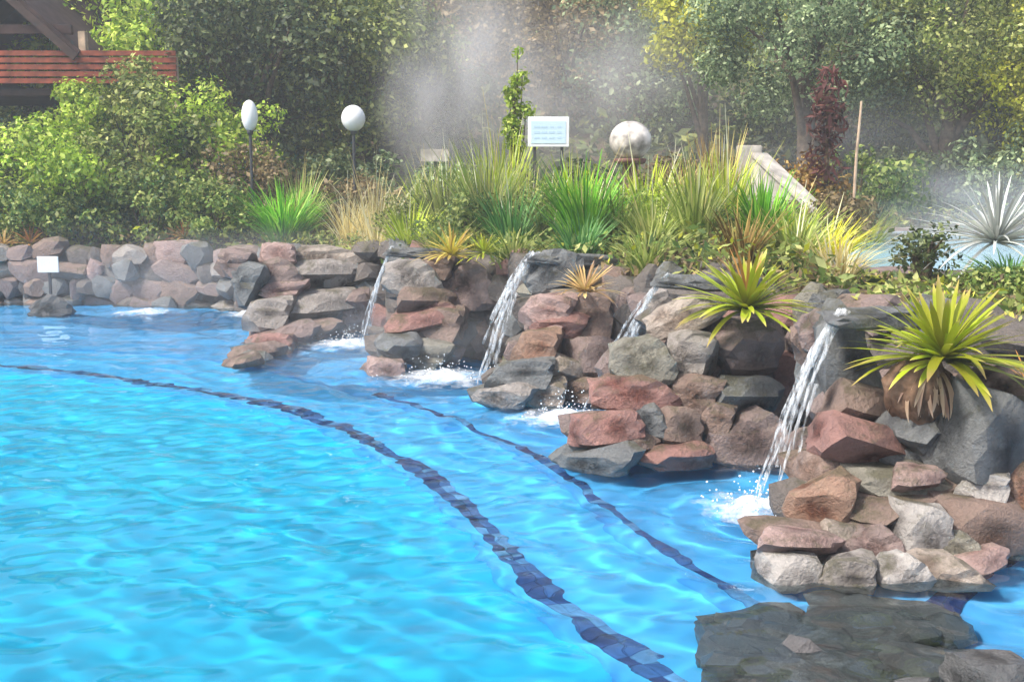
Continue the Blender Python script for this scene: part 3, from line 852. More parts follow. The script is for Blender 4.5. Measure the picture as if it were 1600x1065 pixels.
# strap leaves for rosettes: several shapes, shared by every rosette of one material
STRAP = {}
def strap_mesh(mat, var):
    k = (mat, var)
    if k in STRAP: return STRAP[k]
    V = []; F = []; seg = 8
    bend = (.25, .55, .9, 1.25)[var]
    y = z = 0.0; ang = 0.0
    for i in range(seg + 1):
        t = i / seg
        wd = .055 * (1 - .25 * t) * (1 - max(0, (t - .72) / .28) ** 1.6) + .002
        fold = .018 * (1 - t)
        V += [(-wd, y, z + fold), (0, y, z), (wd, y, z + fold)]
        ang = -bend * t
        y += math.cos(ang) / seg; z += math.sin(ang) / seg
    for i in range(seg):
        for j in (0, 1):
            F.append((i * 3 + j, i * 3 + j + 1, i * 3 + j + 4, i * 3 + j + 3))
    me = mesh_np('leaf', V, F, True); me.materials.append(M[mat]); STRAP[k] = me
    return me

def rosette(name, label, cat, loc, length, n, mat, seed, el_lo=8, el_hi=72, widthk=1.0, group=None, lean=(0, 0)):
    o = thing(name, label, cat, loc, 0, group); o.rotation_euler = (lean[0], lean[1], 0)
    rr = random.Random(seed)
    for i in range(n):
        f = i / (n - 1)
        elv = R(el_lo + (el_hi - el_lo) * f ** 1.7 + rr.uniform(-8, 8)); azm = i * 2.39996 + rr.uniform(-.25, .25)
        L = length * (1.0 - .30 * f) * rr.uniform(.82, 1.1)
        var = min(3, max(0, int(rr.gauss(1.7 - 1.3 * f, .7))))
        link('leaf', strap_mesh(mat, var), None, o, (-.03 * math.sin(azm), .03 * math.cos(azm), .02 + .05 * f), (elv, rr.uniform(-.15, .15), azm), (L * 1.0 * widthk * rr.uniform(.7, 1.0), L, L))
    return o

# ---- bromeliads on the piers
def tilt_fix(o): return o
p = at_depth(1472, 572, 5.5)
br = rosette('bromeliad', 'largest lime green bromeliad on the near pier, with dead hanging leaves', 'bromeliad', p, .54, 110, 'brom_lime', 1, 6, 74, 1.0, 'bromeliads along the rocks')
bm = bmesh.new(); bmesh.ops.create_icosphere(bm, subdivisions=3, radius=1)
for v in bm.verts: v.co = Vector((v.co.x * .17, v.co.y * .15, v.co.z * .19)) * (1 + .25 * mnoise.noise(v.co * 3)) + Vector((-.10, .02, -.14))
link('root_ball', bm_mesh('root_ball', bm, True), M['soil_root'], br)
rr = random.Random(5)
for i in range(40):
    azm = rr.uniform(R(70), R(290)) ; L = rr.uniform(.16, .28)
    link('dead_leaf', strap_mesh('brom_dead', rr.choice((1, 2, 3))), None, br, (-.07 + .07 * math.cos(azm + 1.57), .06 * math.sin(azm + 1.57) - .03, -.02), (R(rr.uniform(-80, -40)), rr.uniform(-.3, .3), azm), (L * .9, L, L))
p = at_depth(1166, 492, 6.95)
br4 = rosette('bromeliad', 'lime bromeliad with brown centre on the dark red pier', 'bromeliad', p, .53, 90, 'brom_lime', 2, 6, 76, .95, 'bromeliads along the rocks')
for i in range(10):
    azm = rr.uniform(0, 6.28)
    link('old_leaf', strap_mesh('brom_rust', rr.choice((0, 1))), None, br4, (0, 0, .06), (R(rr.uniform(62, 86)), 0, azm), (.2, rr.uniform(.32, .46), .4))
rosette('bromeliad', 'small peach bromeliad on the pink topped pier', 'bromeliad', at_depth(914, 462, 8.75), .34, 50, 'brom_peach', 3, 8, 75, .9, 'bromeliads along the rocks')
rosette('bromeliad', 'gold bromeliad above the smooth mauve boulder', 'bromeliad', at_depth(706, 404, 10.5), .40, 60, 'brom_gold', 4, 5, 75, .9, 'bromeliads along the rocks')
rosette('bromeliad', 'gold green bromeliad just right of the mauve boulder plant', 'bromeliad', at_depth(756, 402, 10.4), .30, 44, 'brom_lime', 5, 5, 75, .9, 'bromeliads along the rocks')
rosette('bromeliad', 'rust orange bromeliad above the small white sign', 'bromeliad', at_depth(48, 385, 15.7), .42, 34, 'brom_rust', 6, 15, 80, .8, 'bromeliads along the rocks')
rosette('bromeliad', 'straw yellow bromeliad at the left frame edge on the far wall', 'bromeliad', at_depth(6, 385, 15.6), .36, 26, 'brom_peach', 16, 15, 80, .7, 'bromeliads along the rocks')
rosette('bromeliad', 'small rust bromeliad midway along the far wall', 'bromeliad', at_depth(288, 375, 15.6), .34, 30, 'brom_rust', 7, 15, 80, .8, 'bromeliads along the rocks')
rosette('bromeliad', 'orange bromeliad at the right frame edge behind the grey slab', 'bromeliad', at_depth(1606, 608, 5.75), .24, 26, 'brom_rust', 8, 5, 75, .6, 'bromeliads along the rocks')
rosette('agave', 'silvery white spiky agave by the misty upper pond', 'agave', at_depth(1556, 385, 8.6), .78, 90, 'agave', 9, 2, 78, .42)

# ---- flax and grasses on the bank
CL = [  # name, label, px, Y, h, spread, mat, n, width, upright, stalks
    ('grass_clump', 'bright green arching grass clump above the leftmost pier', 442, 15.2, 1.05, .75, 'blade_green', 170, .035, .35, 0),
    ('grass_clump', 'bright green tall grass clump behind the peach bromeliad', 915, 10.9, 1.05, .55, 'blade_green', 170, .032, .55, 8),
    ('grass_clump', 'dark blue green grass in front of the bright green clump', 905, 10.2, .6, .4, 'blade_teal', 90, .028, .5, 0),
    ('grass_clump', 'emerald flax clump below the white stair wall', 1192, 9.9, .85, .35, 'blade_green', 90, .035, .6, 0),
    ('grass_clump', 'blue green flax clump under the sign, left of the peach bromeliad', 800, 11.7, .8, .5, 'blade_teal', 90, .03, .6, 6),
    ('grass_clump', 'yellow tussock at the foot of the white stair wall', 1285, 10.4, .62, .5, 'blade_gold', 150, .03, .45, 6),
    ('grass_clump', 'yellow green tussock left of the gold bromeliad', 640, 12.5, .75, .45, 'blade_lime', 90, .03, .6, 8),
    ('grass_clump', 'tall olive grass clump behind the gold bromeliad', 760, 12.3, 1.3, .6, 'blade_olive', 130, .03, .65, 12),
    ('grass_clump', 'tall lime grass clump left of the pale blue sign', 785, 13.2, 1.5, .45, 'blade_lime', 100, .03, .75, 8),
    ('grass_clump', 'olive grass clump behind and left of the pale blue sign', 700, 13.0, 1.25, .6, 'blade_olive', 110, .03, .6, 12),
    ('grass_clump', 'pale dry reeds behind the farthest water jet', 585, 13.8, 1.0, .55, 'blade_straw', 60, .02, .85, 14),
    ('grass_clump', 'thin straw grass right of the bright green arching clump', 545, 14.4, .85, .5, 'blade_straw', 70, .02, .7, 6),
    ('grass_clump', 'pale straw tussock on the wall above the farthest jet', 590, 12.9, .45, .5, 'blade_straw', 80, .022, .5, 0),
    ('grass_clump', 'yellow green flax at the lamp with the wooden post', 1008, 11.6, 1.05, .5, 'blade_lime', 90, .032, .6, 6),
    ('grass_clump', 'russet flax right of the wooden post lamp', 1050, 12.4, 1.1, .5, 'blade_red', 80, .032, .7, 6),
    ('grass_clump', 'russet flax standing left of the white stair wall', 1122, 12.4, 1.45, .3, 'blade_red', 60, .034, .85, 4),
    ('grass_clump', 'lime flax standing before the russet flax', 1135, 11.2, 1.2, .45, 'blade_lime', 80, .034, .7, 4),
    ('grass_clump', 'olive flax behind the lime bromeliad of the red pier', 1085, 10.4, .95, .55, 'blade_olive', 100, .03, .6, 8),
    ('grass_clump', 'olive grass between wooden post lamp and red pier', 1020, 10.3, .7, .5, 'blade_olive', 90, .028, .5, 6),
    ('grass_clump', 'green grass tuft under the wooden post lamp', 965, 11.2, .85, .5, 'blade_olive', 90, .03, .5, 6),
    ('grass_clump', 'lime reeds right of the pale blue sign', 895, 12.6, 1.15, .35, 'blade_lime', 60, .028, .8, 8),
    ('grass_clump', 'mixed olive grass under the pale blue sign', 850, 12.0, .75, .5, 'blade_olive', 90, .028, .5, 10),
    ('grass_clump', 'russet grass tuft behind the lime bromeliad', 1160, 8.9, .6, .35, 'blade_red', 60, .026, .6, 0),
    ('grass_clump', 'olive grass tuft right of the lime bromeliad', 1240, 9.2, .6, .5, 'blade_olive', 80, .026, .5, 6),
    ('grass_clump', 'straw grass tuft between pier plants and upper pond', 1310, 8.6, .45, .45, 'blade_straw', 60, .02, .5, 0),
    ('grass_clump', 'low dark green tuft under the silver agave', 1585, 8.0, .3, .5, 'blade_teal', 80, .03, .4, 0),
    ('grass_clump', 'olive grass right of the pale reeds', 640, 14.4, .9, .6, 'blade_olive', 90, .028, .6, 10),
    ('grass_clump', 'olive grass on the wall above the low pier', 690, 11.6, .55, .5, 'blade_olive', 80, .026, .5, 0),
    ('grass_clump', 'green grass on the wall beside the white jet', 800, 10.6, .45, .5, 'blade_olive', 70, .026, .5, 0),
    ('grass_clump', 'olive tuft on the wall above jet behind red pier', 1010, 9.2, .45, .45, 'blade_olive', 70, .026, .5, 0),
    ('grass_clump', 'lime grass hiding the foot of the stair wall', 1228, 11.0, .8, .45, 'blade_lime', 90, .03, .6, 8),
    ('grass_clump', 'straw and green reeds between the two globe lamps', 470, 15.9, 1.1, .5, 'blade_olive', 80, .028, .7, 14),
    ('grass_clump', 'golden reeds above the gold bromeliad', 670, 14.2, 1.1, .4, 'blade_lime', 70, .026, .8, 16),
    ('grass_clump', 'yellow reeds just left of the sign post', 822, 12.7, 1.0, .35, 'blade_lime', 60, .026, .8, 14),
    ('grass_clump', 'yellow flax left of the white stair block', 1090, 11.6, 1.1, .4, 'blade_lime', 70, .034, .7, 8),
    ('grass_clump', 'lime reeds right of the red cordyline', 1345, 13.4, .9, .45, 'blade_olive', 70, .028, .6, 6),
]
for i, (nm, lab, px, Y, h, sp, mt, n, wd, up, stk) in enumerate(CL):
    clump(nm, lab, px, Y, h * .98, sp * 1.15, mt, 300 + i * 3, int(n * 2.0), wd * .72, up, stk)

# ---- hedge shrubs at the left and shrubs behind the bank
SH = [  # label, px, Y, ztop, rx, rz, mat, n, size
    ('olive shrub at the left frame edge', -20, 16.9, 2.75, 1.15, .95, 'leaf_olive', 6500, .085),
    ('sunny lime shrub second from the left edge', 105, 16.6, 2.75, 1.0, .95, 'leaf_bright', 6000, .08),
    ('tall olive shrub in front of the red pavilion end', 225, 17.2, 3.25, 1.15, 1.1, 'leaf_olive', 7000, .085),
    ('lime topped shrub just left of the oval lamp', 340, 17.4, 3.5, 1.05, 1.15, 'leaf_bright', 6000, .08),
    ('olive shrub reaching over the end of the red boards', 225, 18.7, 3.75, .75, .75, 'leaf_olive', 4500, .08),
    ('olive shrub rising in front of the pavilion post', 140, 18.6, 3.45, .65, .7, 'leaf_bright', 3600, .08),
    ('dark green low shrub in front of the lime shrub', 60, 16.1, 1.75, .9, .5, 'leaf_green', 4200, .07),
    ('green low shrub above the small rust bromeliad', 210, 16.2, 1.8, 1.0, .55, 'leaf_green', 4600, .07),
    ('dark green shrub left of the bright grass clump', 335, 16.0, 1.75, .9, .55, 'leaf_green', 4200, .07),
    ('brownish shrub below the oval lamp', 405, 17.0, 2.2, .95, .75, 'leaf_brown', 4600, .075),
    ('dark shrub below the round globe lamp', 500, 17.6, 2.25, 1.0, .75, 'leaf_dark', 4600, .08),
    ('grey green shrub right of the round globe lamp', 620, 17.6, 2.1, 1.0, .7, 'leaf_grey', 4200, .08),
    ('dusky shrub behind the pale reeds', 560, 16.0, 1.7, .8, .45, 'leaf_brown', 3000, .07),
    ('pale low bush behind the tall olive grass', 700, 17.5, 1.95, 1.0, .5, 'leaf_grey', 3800, .08),
    ('dark bush behind the wooden post lamp', 940, 17.0, 2.0, 1.1, .6, 'leaf_dark', 3800, .085),
    ('brown bush behind the russet flax', 1060, 16.4, 2.2, .9, .65, 'leaf_brown', 3600, .08),
    ('green bush right of the red cordyline', 1350, 14.6, 2.2, .8, .6, 'leaf_green', 4200, .07),
    ('brown twiggy bush left of the upper pond', 1290, 12.4, 1.65, .75, .35, 'leaf_brown', 3200, .06),
    ('dusky olive bush behind the upper pond', 1440, 17.2, 2.3, 1.1, .7, 'leaf_dark', 4200, .085),
    ('grey green bush at the right edge behind the pond', 1590, 17.2, 2.5, 1.2, .8, 'leaf_grey', 4200, .085),
    ('small dusky bush in front of the upper pond', 1462, 8.6, 1.42, .22, .24, 'leaf_dark', 700, .05),
    ('low green bush at right edge in front of the agave', 1600, 7.6, 1.10, .4, .14, 'leaf_green', 2200, .04),
    ('soft green bush behind the gold bromeliad', 715, 12.0, 1.62, .5, .38, 'leaf_green', 3600, .042),
    ('soft olive bush below the pale blue sign', 838, 12.2, 1.72, .5, .42, 'leaf_olive', 3600, .042),
    ('small leafed green bush below the wooden post lamp', 975, 11.7, 1.72, .5, .42, 'leaf_green', 3600, .042),
    ('small lime bush right of the wooden post lamp', 1060, 11.0, 1.65, .45, .38, 'leaf_bright', 3200, .042),
    ('small olive bush in front of the stair wall', 1160, 10.6, 1.55, .42, .32, 'leaf_olive', 3000, .04),
    ('soft brown green bush behind the farthest jet', 640, 13.3, 1.55, .5, .35, 'leaf_olive', 3000, .042),
    ('rusty leafed bush beneath the red cordyline', 1275, 13.6, 2.0, .6, .5, 'leaf_rust', 2200, .07),
]
for i, (lab, px, Y, zt, rx, rz_, mt, n, sz) in enumerate(SH):
    tree('shrub', lab, px, Y, zt, rx, rz_, mt, 900 + i * 13, n, sz, False, 'shrubs around the pool', 26)

TR = [  # label, px, Y, ztop, rx, rz, mat, n, size
    ('light green leafy tree behind the red pavilion', 190, 22.5, 6.1, 2.3, 1.7, 'leaf_bright', 13000, .12),
    ('dark olive tree above the oval lamp', 400, 21.5, 6.3, 2.2, 2.3, 'leaf_dark', 15000, .11),
    ('olive tree above the round globe lamp', 560, 22.5, 6.6, 2.2, 2.4, 'leaf_olive', 15000, .11),
    ('dusky tree at the left edge of the steam', 640, 24.5, 5.4, 1.6, 1.8, 'leaf_dark', 9000, .12),
    ('bare brownish tree in the middle of the steam', 880, 27.0, 7.2, 2.8, 2.4, 'leaf_brown', 9000, .12),
    ('pale brown tree behind the steam plume', 740, 30.0, 7.6, 2.6, 2.4, 'leaf_brown', 8000, .13),
    ('yellow green tree top left of the big grey green tree', 1100, 22.0, 6.0, 1.3, 1.3, 'leaf_yellow', 6000, .11),
    ('dusky tree behind the wooden post lamp', 1010, 26.0, 6.4, 2.0, 2.2, 'leaf_grey', 9000, .12),
    ('big grey green spreading tree over the red cordyline', 1265, 18.6, 5.3, 2.1, 1.35, 'leaf_grey', 16000, .085),
    ('olive green spreading tree at upper right', 1470, 18.2, 5.4, 2.1, 1.45, 'leaf_olive', 16000, .085),
    ('lime leafed tree at the right frame edge', 1620, 17.4, 4.9, 1.0, 1.6, 'leaf_yellow', 7000, .085),
    ('dark backing tree under the big grey green crown', 1330, 22.0, 5.0, 2.6, 1.9, 'leaf_dark', 11000, .12),
    ('dark tree behind the lime tree at the right', 1560, 23.0, 6.6, 2.4, 2.4, 'leaf_dark', 11000, .13),
    ('dark tree behind the left hedge shrubs', 60, 25.0, 6.6, 2.6, 2.4, 'leaf_green', 10000, .14),
    ('shadowy tree behind the oval lamp', 330, 26.0, 6.6, 2.6, 2.6, 'leaf_dark', 10000, .14),
    ('far hillside tree left of centre', 640, 36.0, 10.2, 3.4, 3.0, 'leaf_dark', 8000, .18),
    ('far hillside tree at the centre', 880, 38.0, 10.8, 3.6, 3.0, 'leaf_brown', 8000, .18),
    ('far hillside tree right of centre', 1080, 36.0, 10.4, 3.6, 3.0, 'leaf_olive', 8000, .18),
    ('far hillside tree at the far right', 1400, 36.0, 10.6, 4.2, 3.2, 'leaf_dark', 8000, .19),
    ('far hillside tree at the left', 250, 38.0, 11.0, 4.2, 3.2, 'leaf_dark', 8000, .19),
]
for i, (lab, px, Y, zt, rx, rz_, mt, n, sz) in enumerate(TR):
    tree('tree', lab, px, Y, zt, rx, rz_, mt, 2000 + i * 17, int(n * (1.5 if Y < 21 else 1.2)), sz * (.85 if Y < 21 else 1.0), True, 'trees behind the pool bank', 46)

# low ground cover on the bank and the hillside: nobody could count it
def cover(name, label_mat, n, xr, yr, size, hmax, seed, smin=.28):
    r = np.random.default_rng(seed)
    x = r.uniform(*xr, n); y = r.uniform(*yr, n)
    s_ = sdist(x, y); pd = ((x - POND[0]) / POND[2]) ** 2 + ((y - POND[1]) / POND[3]) ** 2
    vis_ = np.abs(x) < y * .52 + 1.0
    dens = np.sin(x * 2.1 + seed) * np.cos(y * 1.7 + seed) + r.normal(0, .6, n) > -.45
    ok = (s_ > smin) & (pd > 1.12) & vis_ & dens
    x, y = x[ok], y[ok]; n = len(x)
    z = ground_z(x, y) + hmax * np.where((x > 2.4) & (y < 15.5), .22, 1.0) * r.random(n) ** 1.5
    pos = np.stack([x, y, z], 1)
    nrm = r.normal(size=(n, 3)) * .7 + np.array([0, -.25, .8]); nrm /= np.linalg.norm(nrm, axis=1, keepdims=True)
    t = r.normal(size=(n, 3)) + np.array([0, 0, .7]); t -= (t * nrm).sum(1, keepdims=True) * nrm; t /= np.linalg.norm(t, axis=1, keepdims=True)
    b = np.cross(nrm, t); s = (size * r.lognormal(0, .35, n))[:, None]
    V = np.empty((n, 4, 3))
    V[:, 0] = pos - t * s * .6; V[:, 1] = pos + b * s * .26; V[:, 2] = pos + t * s * .6; V[:, 3] = pos - b * s * .26
    o = link(name, mesh_np(name, V.reshape(-1, 3), np.arange(n * 4).reshape(-1, 4)), M[label_mat]); o['kind'] = 'stuff'
cover('ground_cover', 'leaf_olive', 70000, (-10, 8), (5, 20), .06, .26, 41)
cover('ground_cover', 'leaf_green', 46000, (-10, 8), (5, 20), .065, .30, 42)
cover('ground_cover', 'leaf_brown', 60000, (-10, 8), (5, 20), .055, .20, 43)
cover('ground_cover', 'leaf_yellow', 14000, (-10, 8), (5, 20), .06, .30, 44)
cover('hillside_cover', 'leaf_dark', 60000, (-24, 24), (20, 46), .22, .7, 45)
cover('hillside_cover', 'leaf_olive', 30000, (-24, 24), (20, 46), .20, .8, 46)

# columnar plant and red cordyline
tree('columnar_plant', 'slender upright yellow green plant beside the pale blue sign', 806, 14.6, 3.45, .16, 1.0, 'leaf_bright', 1500, 1500, .06, False, None, 22)
def cordyline(px, Y, ztop, label):
    X = x_at(px, Y, 2); z0 = gz(X, Y) - .03
    o = thing('cordyline', label, 'cordyline', (X, Y, z0))
    h = ztop - z0
    link('stem', tubes_mesh('stem', [([(0, 0, 0), (.02, 0, h * .5), (.0, 0, h * .9)], [.03, .025, .015])], 6), M['stem'], o)
    Vs = []; Fs = []; n0 = 0
    me = blades_mesh(77, 90, .42, .34, .045, .2)
    V, F_ = leaf_cloud([(0, 0, h * f) for f in np.linspace(.5, 1, 7)], [.14, .2, .16, .24, .17, .2, .12], 420, .15, 78, .2, .26, .5)
    link('leaves', mesh_np('leaves', V, F_), M['leaf_red'], o)
    return o
cordyline(1290, 13.2, 2.95, 'tall dark red leafed cordyline under the grey green tree')

# ------------------------------------------------------------------ lamps, signs, stake, stair wall
def globe_lamp(label, px, py, Y, wx_, hz, postmat, postr, gmat='globe'):
    c = at_depth(px, py, Y); z0 = gz(c.x, Y)
    o = thing('globe_lamp', label, 'lamp', (c.x, Y, z0), 0, 'white lamps along the bank')
    h = c.z - z0
    bm = bmesh.new(); bmesh.ops.create_uvsphere(bm, u_segments=28, v_segments=18, radius=1)
    for v in bm.verts: v.co = Vector((v.co.x * wx_ / 2, v.co.y * wx_ / 2, v.co.z * hz / 2))
    link('globe', bm_mesh('globe', bm, True), M[gmat], o, (0, 0, h))
    ps = link('post', tubes_mesh('post', [([(0, 0, -.1), (0, 0, h * .5), (0, 0, h - hz * .5 - .01)], postr)], 12), M[postmat], o)
    link('collar', tubes_mesh('collar', [([(0, 0, h - hz * .5 - .05), (0, 0, h - hz * .5 - .03), (0, 0, h - hz * .46), (0, 0, h - hz * .44)], [postr * 1.2, postr * 2.0, postr * 2.2, postr * 1.6])], 12), M[postmat], ps)
    return o
globe_lamp('narrow oval white lamp beside the lime topped shrub', 390, 181, 15.9, .23, .44, 'pole', .022)
globe_lamp('small round white globe lamp in front of dark olive tree', 552, 185, 15.9, .34, .37, 'pole', .022)
gl = globe_lamp('large mottled white globe lamp on a red brown wooden post', 985, 220, 13.2, .50, .46, 'woodpost', .09, 'globe_stained')

def sign(label, px, py, Y, wd, ht, blue=True, tilt=0.0, face='signwhite'):
    c = at_depth(px, py, Y); z0 = gz(c.x, Y)
    o = thing('sign', label, 'sign', (c.x, Y, z0), R(tilt))
    h = c.z - z0
    bo = link('board', box_mesh('board', wd, .02, ht, .004), M[face], o, (0, 0, h))
    if blue:
        pn = link('panel', box_mesh('panel', wd * .84, .006, ht * .74, .001), M['signblue'], bo, (0, -.0125, -ht * .02))
        rr = random.Random(2)
        for k in range(3):
            for j in range(4):
                wj = wd * rr.uniform(.08, .15)
                link('marking', box_mesh('marking', wj, .003, ht * .07), M['signmark'], bo, (-wd * .28 + j * wd * .18, -.0165, ht * (.16 - .18 * k)))
    for s in ((-1, 1) if wd > .4 else (0,)):
        link('post', box_mesh('post', .035, .035, h + .05, .004), M['pole'], o, (s * wd * .33, .031, (h - ht * .1) / 2 - .02))
    return o
sign('white framed pale blue notice sign standing in the tall grass', 857, 206, 13.0, .48, .345)
sign('low plain pale panel behind the reeds left of the pale blue sign', 680, 243, 15.4, .40, .17, blue=False, face='concrete')
sign('small blank white sign on the far wall', 75, 413, 15.02, .29, .22, blue=False)
p = at_depth(1340, 205, 13.0)
zg = gz(p.x, 13.0)
tag(link('garden_stake', tubes_mesh('garden_stake', [([(p.x - .02, 13, zg - .1), (p.x, 13, 2.0), (p.x + .03, 13, 2.62)], [.02, .018, .014])], 8), M['palewood']), 'thin pale stake right of the red cordyline', 'stake')

# white stair wall: block at the top and a sloping coping that runs down to the right
a = at_depth(1170, 246, 13.2); b = at_depth(1285, 340, 12.2)
sw = thing('stair_wall', 'sloping whitish concrete stair wall with square end block', 'stair wall', (a.x, a.y, gz(a.x, a.y)))
o0 = Vector(sw.location)
link('end_block', box_mesh('end_block', .26, .26, a.z + .14 - o0.z + .1, .012), M['concrete'], sw, (0, 0, (a.z + .14 - o0.z - .1) / 2))
bm = bmesh.new()
t = (b - a); t.z = 0; t.normalize(); sd_ = Vector((-t.y, t.x, 0)) * .09
vs = []
for q, zt in ((a + t * .14, a.z + .02), (b, b.z)):
    for sgn in (-1, 1):
        vs.append(bm.verts.new(q - o0 + sd_ * sgn + Vector((0, 0, zt - q.z))))
        vs.append(bm.verts.new(Vector((q.x - o0.x, q.y - o0.y, -.15)) + sd_ * sgn))
for f in ((0, 2, 3, 1), (4, 5, 7, 6), (0, 1, 5, 4), (2, 6, 7, 3), (0, 4, 6, 2), (1, 3, 7, 5)):
    bm.faces.new([vs[i] for i in f])
bmesh.ops.recalc_face_normals(bm, faces=list(bm.faces))
link('sloping_wall', bm_mesh('sloping_wall', bm), M['concrete'], sw)
cop = box_mesh('coping', (b - a).length - .16, .25, .05, .01)
m_ = (a + t * .14).lerp(b, .5)
ang = math.atan2(b.z - a.z - .02, Vector((b.x - a.x - t.x * .14, b.y - a.y - t.y * .14)).length)
link('coping', cop, M['concrete'], sw, (m_.x - o0.x, m_.y - o0.y, (a.z + b.z) / 2 + .04 - o0.z), (0, -ang, math.atan2(t.y, t.x)))

# ------------------------------------------------------------------ upper pond
def pond_material():
    m, nt, N, L, out = newmat('milky_pond')
    g = N.new('ShaderNodeNewGeometry'); n = N.new('ShaderNodeTexNoise'); n.inputs['Scale'].default_value = 7; n.inputs['Detail'].default_value = 4
    L.new(g.outputs['Position'], n.inputs['Vector'])
    b = N.new('ShaderNodeBump'); b.inputs['Strength'].default_value = .3; b.inputs['Distance'].default_value = .02; L.new(n.outputs['Fac'], b.inputs['Height'])
    p = N.new('ShaderNodeBsdfPrincipled'); p.inputs['Base Color'].default_value = (.40, .66, .82, 1); p.inputs['Roughness'].default_value = .08
    L.new(b.outputs[0], p.inputs['Normal']); L.new(p.outputs[0], out.inputs[0]); return m
M['pond'] = pond_material()
n = 64
V = [(POND[0], POND[1], .97)]
for j in (1, 2):
    for k in range(n):
        a_ = 2 * math.pi * k / n
        V.append((POND[0] + POND[2] * 1.03 * j / 2 * math.cos(a_), POND[1] + POND[3] * 1.03 * j / 2 * math.sin(a_), .97))
bm = bmesh.new(); vv = [bm.verts.new(v) for v in V]
for k in range(n):
    k2 = (k + 1) % n
    bm.faces.new((vv[0], vv[1 + k], vv[1 + k2])); bm.faces.new((vv[1 + k], vv[1 + n + k], vv[1 + n + k2], vv[1 + k2]))
po = link('upper_pond_water', bm_mesh('upper_pond_water', bm), M['pond']); po['kind'] = 'structure'
rim = thing('pond_rim', 'low rim of dusky stones round the upper pond', 'stone rim', (POND[0], POND[1], .93))
for k in range(40):
    a_ = 2 * math.pi * k / 40 + rs.uniform(-.04, .04)
    stone(rim, rs.choice(('grey', 'slate', 'brown', 'mauve')), (POND[2] * 1.07 * math.cos(a_), POND[3] * 1.07 * math.sin(a_), .02), (rs.uniform(.3, .5), rs.uniform(.25, .4), rs.uniform(.10, .16)), 0, None, 2)

# ------------------------------------------------------------------ pavilion at the upper left
pv = at_depth(60, 105, 19.5)
zg = gz(-9, 19.5)
pav = thing('pavilion', 'red brown timber pavilion with dark sloping roof behind the hedge', 'pavilion', (-9.3, 19.8, zg))
O = Vector(pav.location)
def ploc(px, py, Y): return at_depth(px, py, Y) - O
xl, xr = -3.2, ploc(112, 100, 19.5).x
zt = ploc(0, 78, 19.5).z; zb = ploc(0, 132, 19.5).z
nb = 5; bh = (zt - zb) / nb
xe = ploc(276, 110, 19.5).x
for k in range(nb):
    link('board', box_mesh('board', xe - xl, .03, bh * .76, .005), M['redboard'], pav, ((xe + xl) / 2, -.30 + rs.uniform(-.006, .006), zb + bh * (k + .5)))
for x, eh in ((xl + .4, .1), (-1.2, .1), (xr + .18, .42), (xe - .08, .0)):
    link('post', box_mesh('post', .13, .13, zt + eh, .01), M['palewood'] if x > -.9 else M['darkwood'], pav, (x, -.19, (zt + eh) / 2 - .1))
# deck floor and back wall
link('floor_slab', box_mesh('floor_slab', xe - xl, 3.0, .12), M['darkwood'], pav, ((xe + xl) / 2, 1.35, zb - .12))
link('back_wall', box_mesh('back_wall', xr - xl, .1, 2.6), M['darkwood'], pav, ((xr + xl) / 2, 2.8, zb + 1.2))
# gable roof: right-hand slope visible, ridge off to the left
r0 = ploc(-60, -70, 19.4); r1 = ploc(118, 88, 19.4)
sl = math.atan2(r0.z - r1.z, r1.x - r0.x); Lr = math.hypot(r1.x - r0.x, r1.z - r0.z)
mid = (r0 + r1) / 2
link('roof', box_mesh('roof', Lr, 3.8, .09), M['roofing'], pav, (mid.x + .03, 1.55, mid.z + .06), (0, sl, 0))
link('barge_board', box_mesh('barge_board', Lr, .05, .14, .005), M['darkwood'], pav, (mid.x, -.39, mid.z - .02), (0, sl, 0))
link('roof', box_mesh('roof', Lr, 3.8, .09), M['roofing'], pav, (2 * r0.x - mid.x - .03, 1.55, mid.z + .06), (0, -sl, 0))
link('barge_board', box_mesh('barge_board', Lr, .05, .14, .005), M['darkwood'], pav, (2 * r0.x - mid.x, -.39, mid.z - .02), (0, -sl, 0))
link('beam', box_mesh('beam', xr - xl, .1, .16, .008), M['roofing'], pav, ((xr + xl) / 2, -.18, ploc(0, 45, 19.5).z))
rr = random.Random(9)

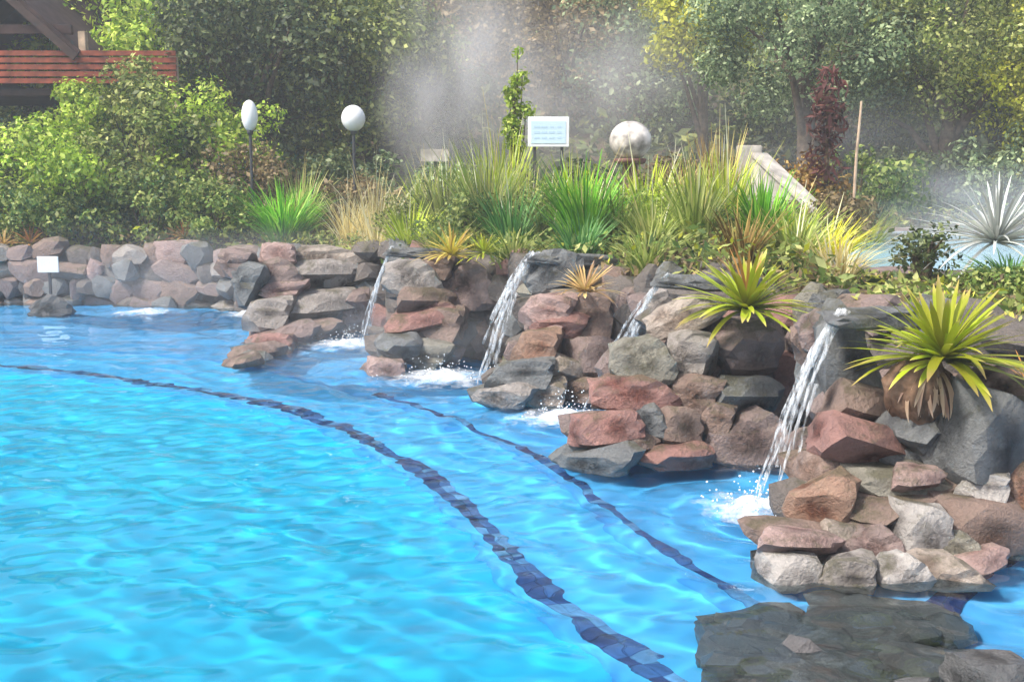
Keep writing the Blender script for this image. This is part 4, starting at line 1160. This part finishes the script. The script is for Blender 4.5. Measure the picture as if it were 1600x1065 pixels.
# ------------------------------------------------------------------ steam and haze
def volume_mat(name, density, noise_scale, col=(.93, .93, .95), lo=.38, hi=.75):
    m, nt, N, L, out = newmat(name)
    tc = N.new('ShaderNodeTexCoord'); g = N.new('ShaderNodeNewGeometry')
    n = N.new('ShaderNodeTexNoise'); n.inputs['Scale'].default_value = noise_scale; n.inputs['Detail'].default_value = 3
    L.new(tc.outputs['Object'], n.inputs['Vector'])
    ln = N.new('ShaderNodeVectorMath'); ln.operation = 'LENGTH'; L.new(tc.outputs['Object'], ln.inputs[0])
    fall = N.new('ShaderNodeMapRange'); fall.inputs['From Min'].default_value = 1.0; fall.inputs['From Max'].default_value = .25
    L.new(ln.outputs['Value'], fall.inputs['Value'])
    nm = N.new('ShaderNodeMapRange'); nm.inputs['From Min'].default_value = lo; nm.inputs['From Max'].default_value = hi
    L.new(n.outputs['Fac'], nm.inputs['Value'])
    mu = N.new('ShaderNodeMath'); mu.operation = 'MULTIPLY'; L.new(fall.outputs[0], mu.inputs[0]); L.new(nm.outputs[0], mu.inputs[1])
    mu2 = N.new('ShaderNodeMath'); mu2.operation = 'MULTIPLY'; L.new(mu.outputs[0], mu2.inputs[0]); mu2.inputs[1].default_value = density
    pv_ = N.new('ShaderNodeVolumePrincipled'); pv_.inputs['Color'].default_value = (*col, 1)
    L.new(mu2.outputs[0], pv_.inputs['Density']); L.new(pv_.outputs[0], out.inputs['Volume'])
    return m
def steam(loc, sc, density, ns, seed, rot=(0, 0, 0)):
    bm = bmesh.new(); bmesh.ops.create_icosphere(bm, subdivisions=2, radius=1.05)
    o = link('steam', bm_mesh('steam', bm), volume_mat('steam', density, ns), None, loc, rot, sc)
    o['kind'] = 'stuff'
    return o
steam(at_depth(720, 130, 19.5), (1.7, 1.6, 2.6), 1.0, 1.7, 1, (0, .12, 0))
steam(at_depth(930, 150, 21.5), (3.0, 1.6, 2.2), .70, 1.6, 2)
steam(at_depth(1530, 330, 13.6), (1.9, 2.0, .8), .45, 1.7, 3)
steam(at_depth(620, 540, 10.3), (1.7, 1.4, .5), .30, 2.0, 4, (0, 0, .6))

steam(at_depth(330, 420, 13.6), (3.4, 1.5, .75), .22, 1.8, 5)
steam(at_depth(860, 350, 12.6), (3.2, 1.5, .8), .16, 1.8, 6)
steam(at_depth(1300, 230, 15.2), (2.6, 1.2, 1.0), .16, 1.7, 7)
hz = box_mesh('haze', 270, 270, 32)
m, nt, N, L, out = newmat('haze')
pv_ = N.new('ShaderNodeVolumePrincipled'); pv_.inputs['Color'].default_value = (.92, .93, .95, 1); pv_.inputs['Density'].default_value = .0034
L.new(pv_.outputs[0], out.inputs['Volume'])
ho = link('haze', hz, m, None, (0, 40, 13.0)); ho['kind'] = 'stuff'

sun.data.cycles.is_caustics_light = True
wt.cycles.is_caustics_caster = True
for o in S.objects:
    if o.type == 'MESH' and o.name.split('.')[0] in ('pool_floor', 'pool_bench', 'pool_step', 'tile', 'footing_stone'):
        o.cycles.is_caustics_receiver = True
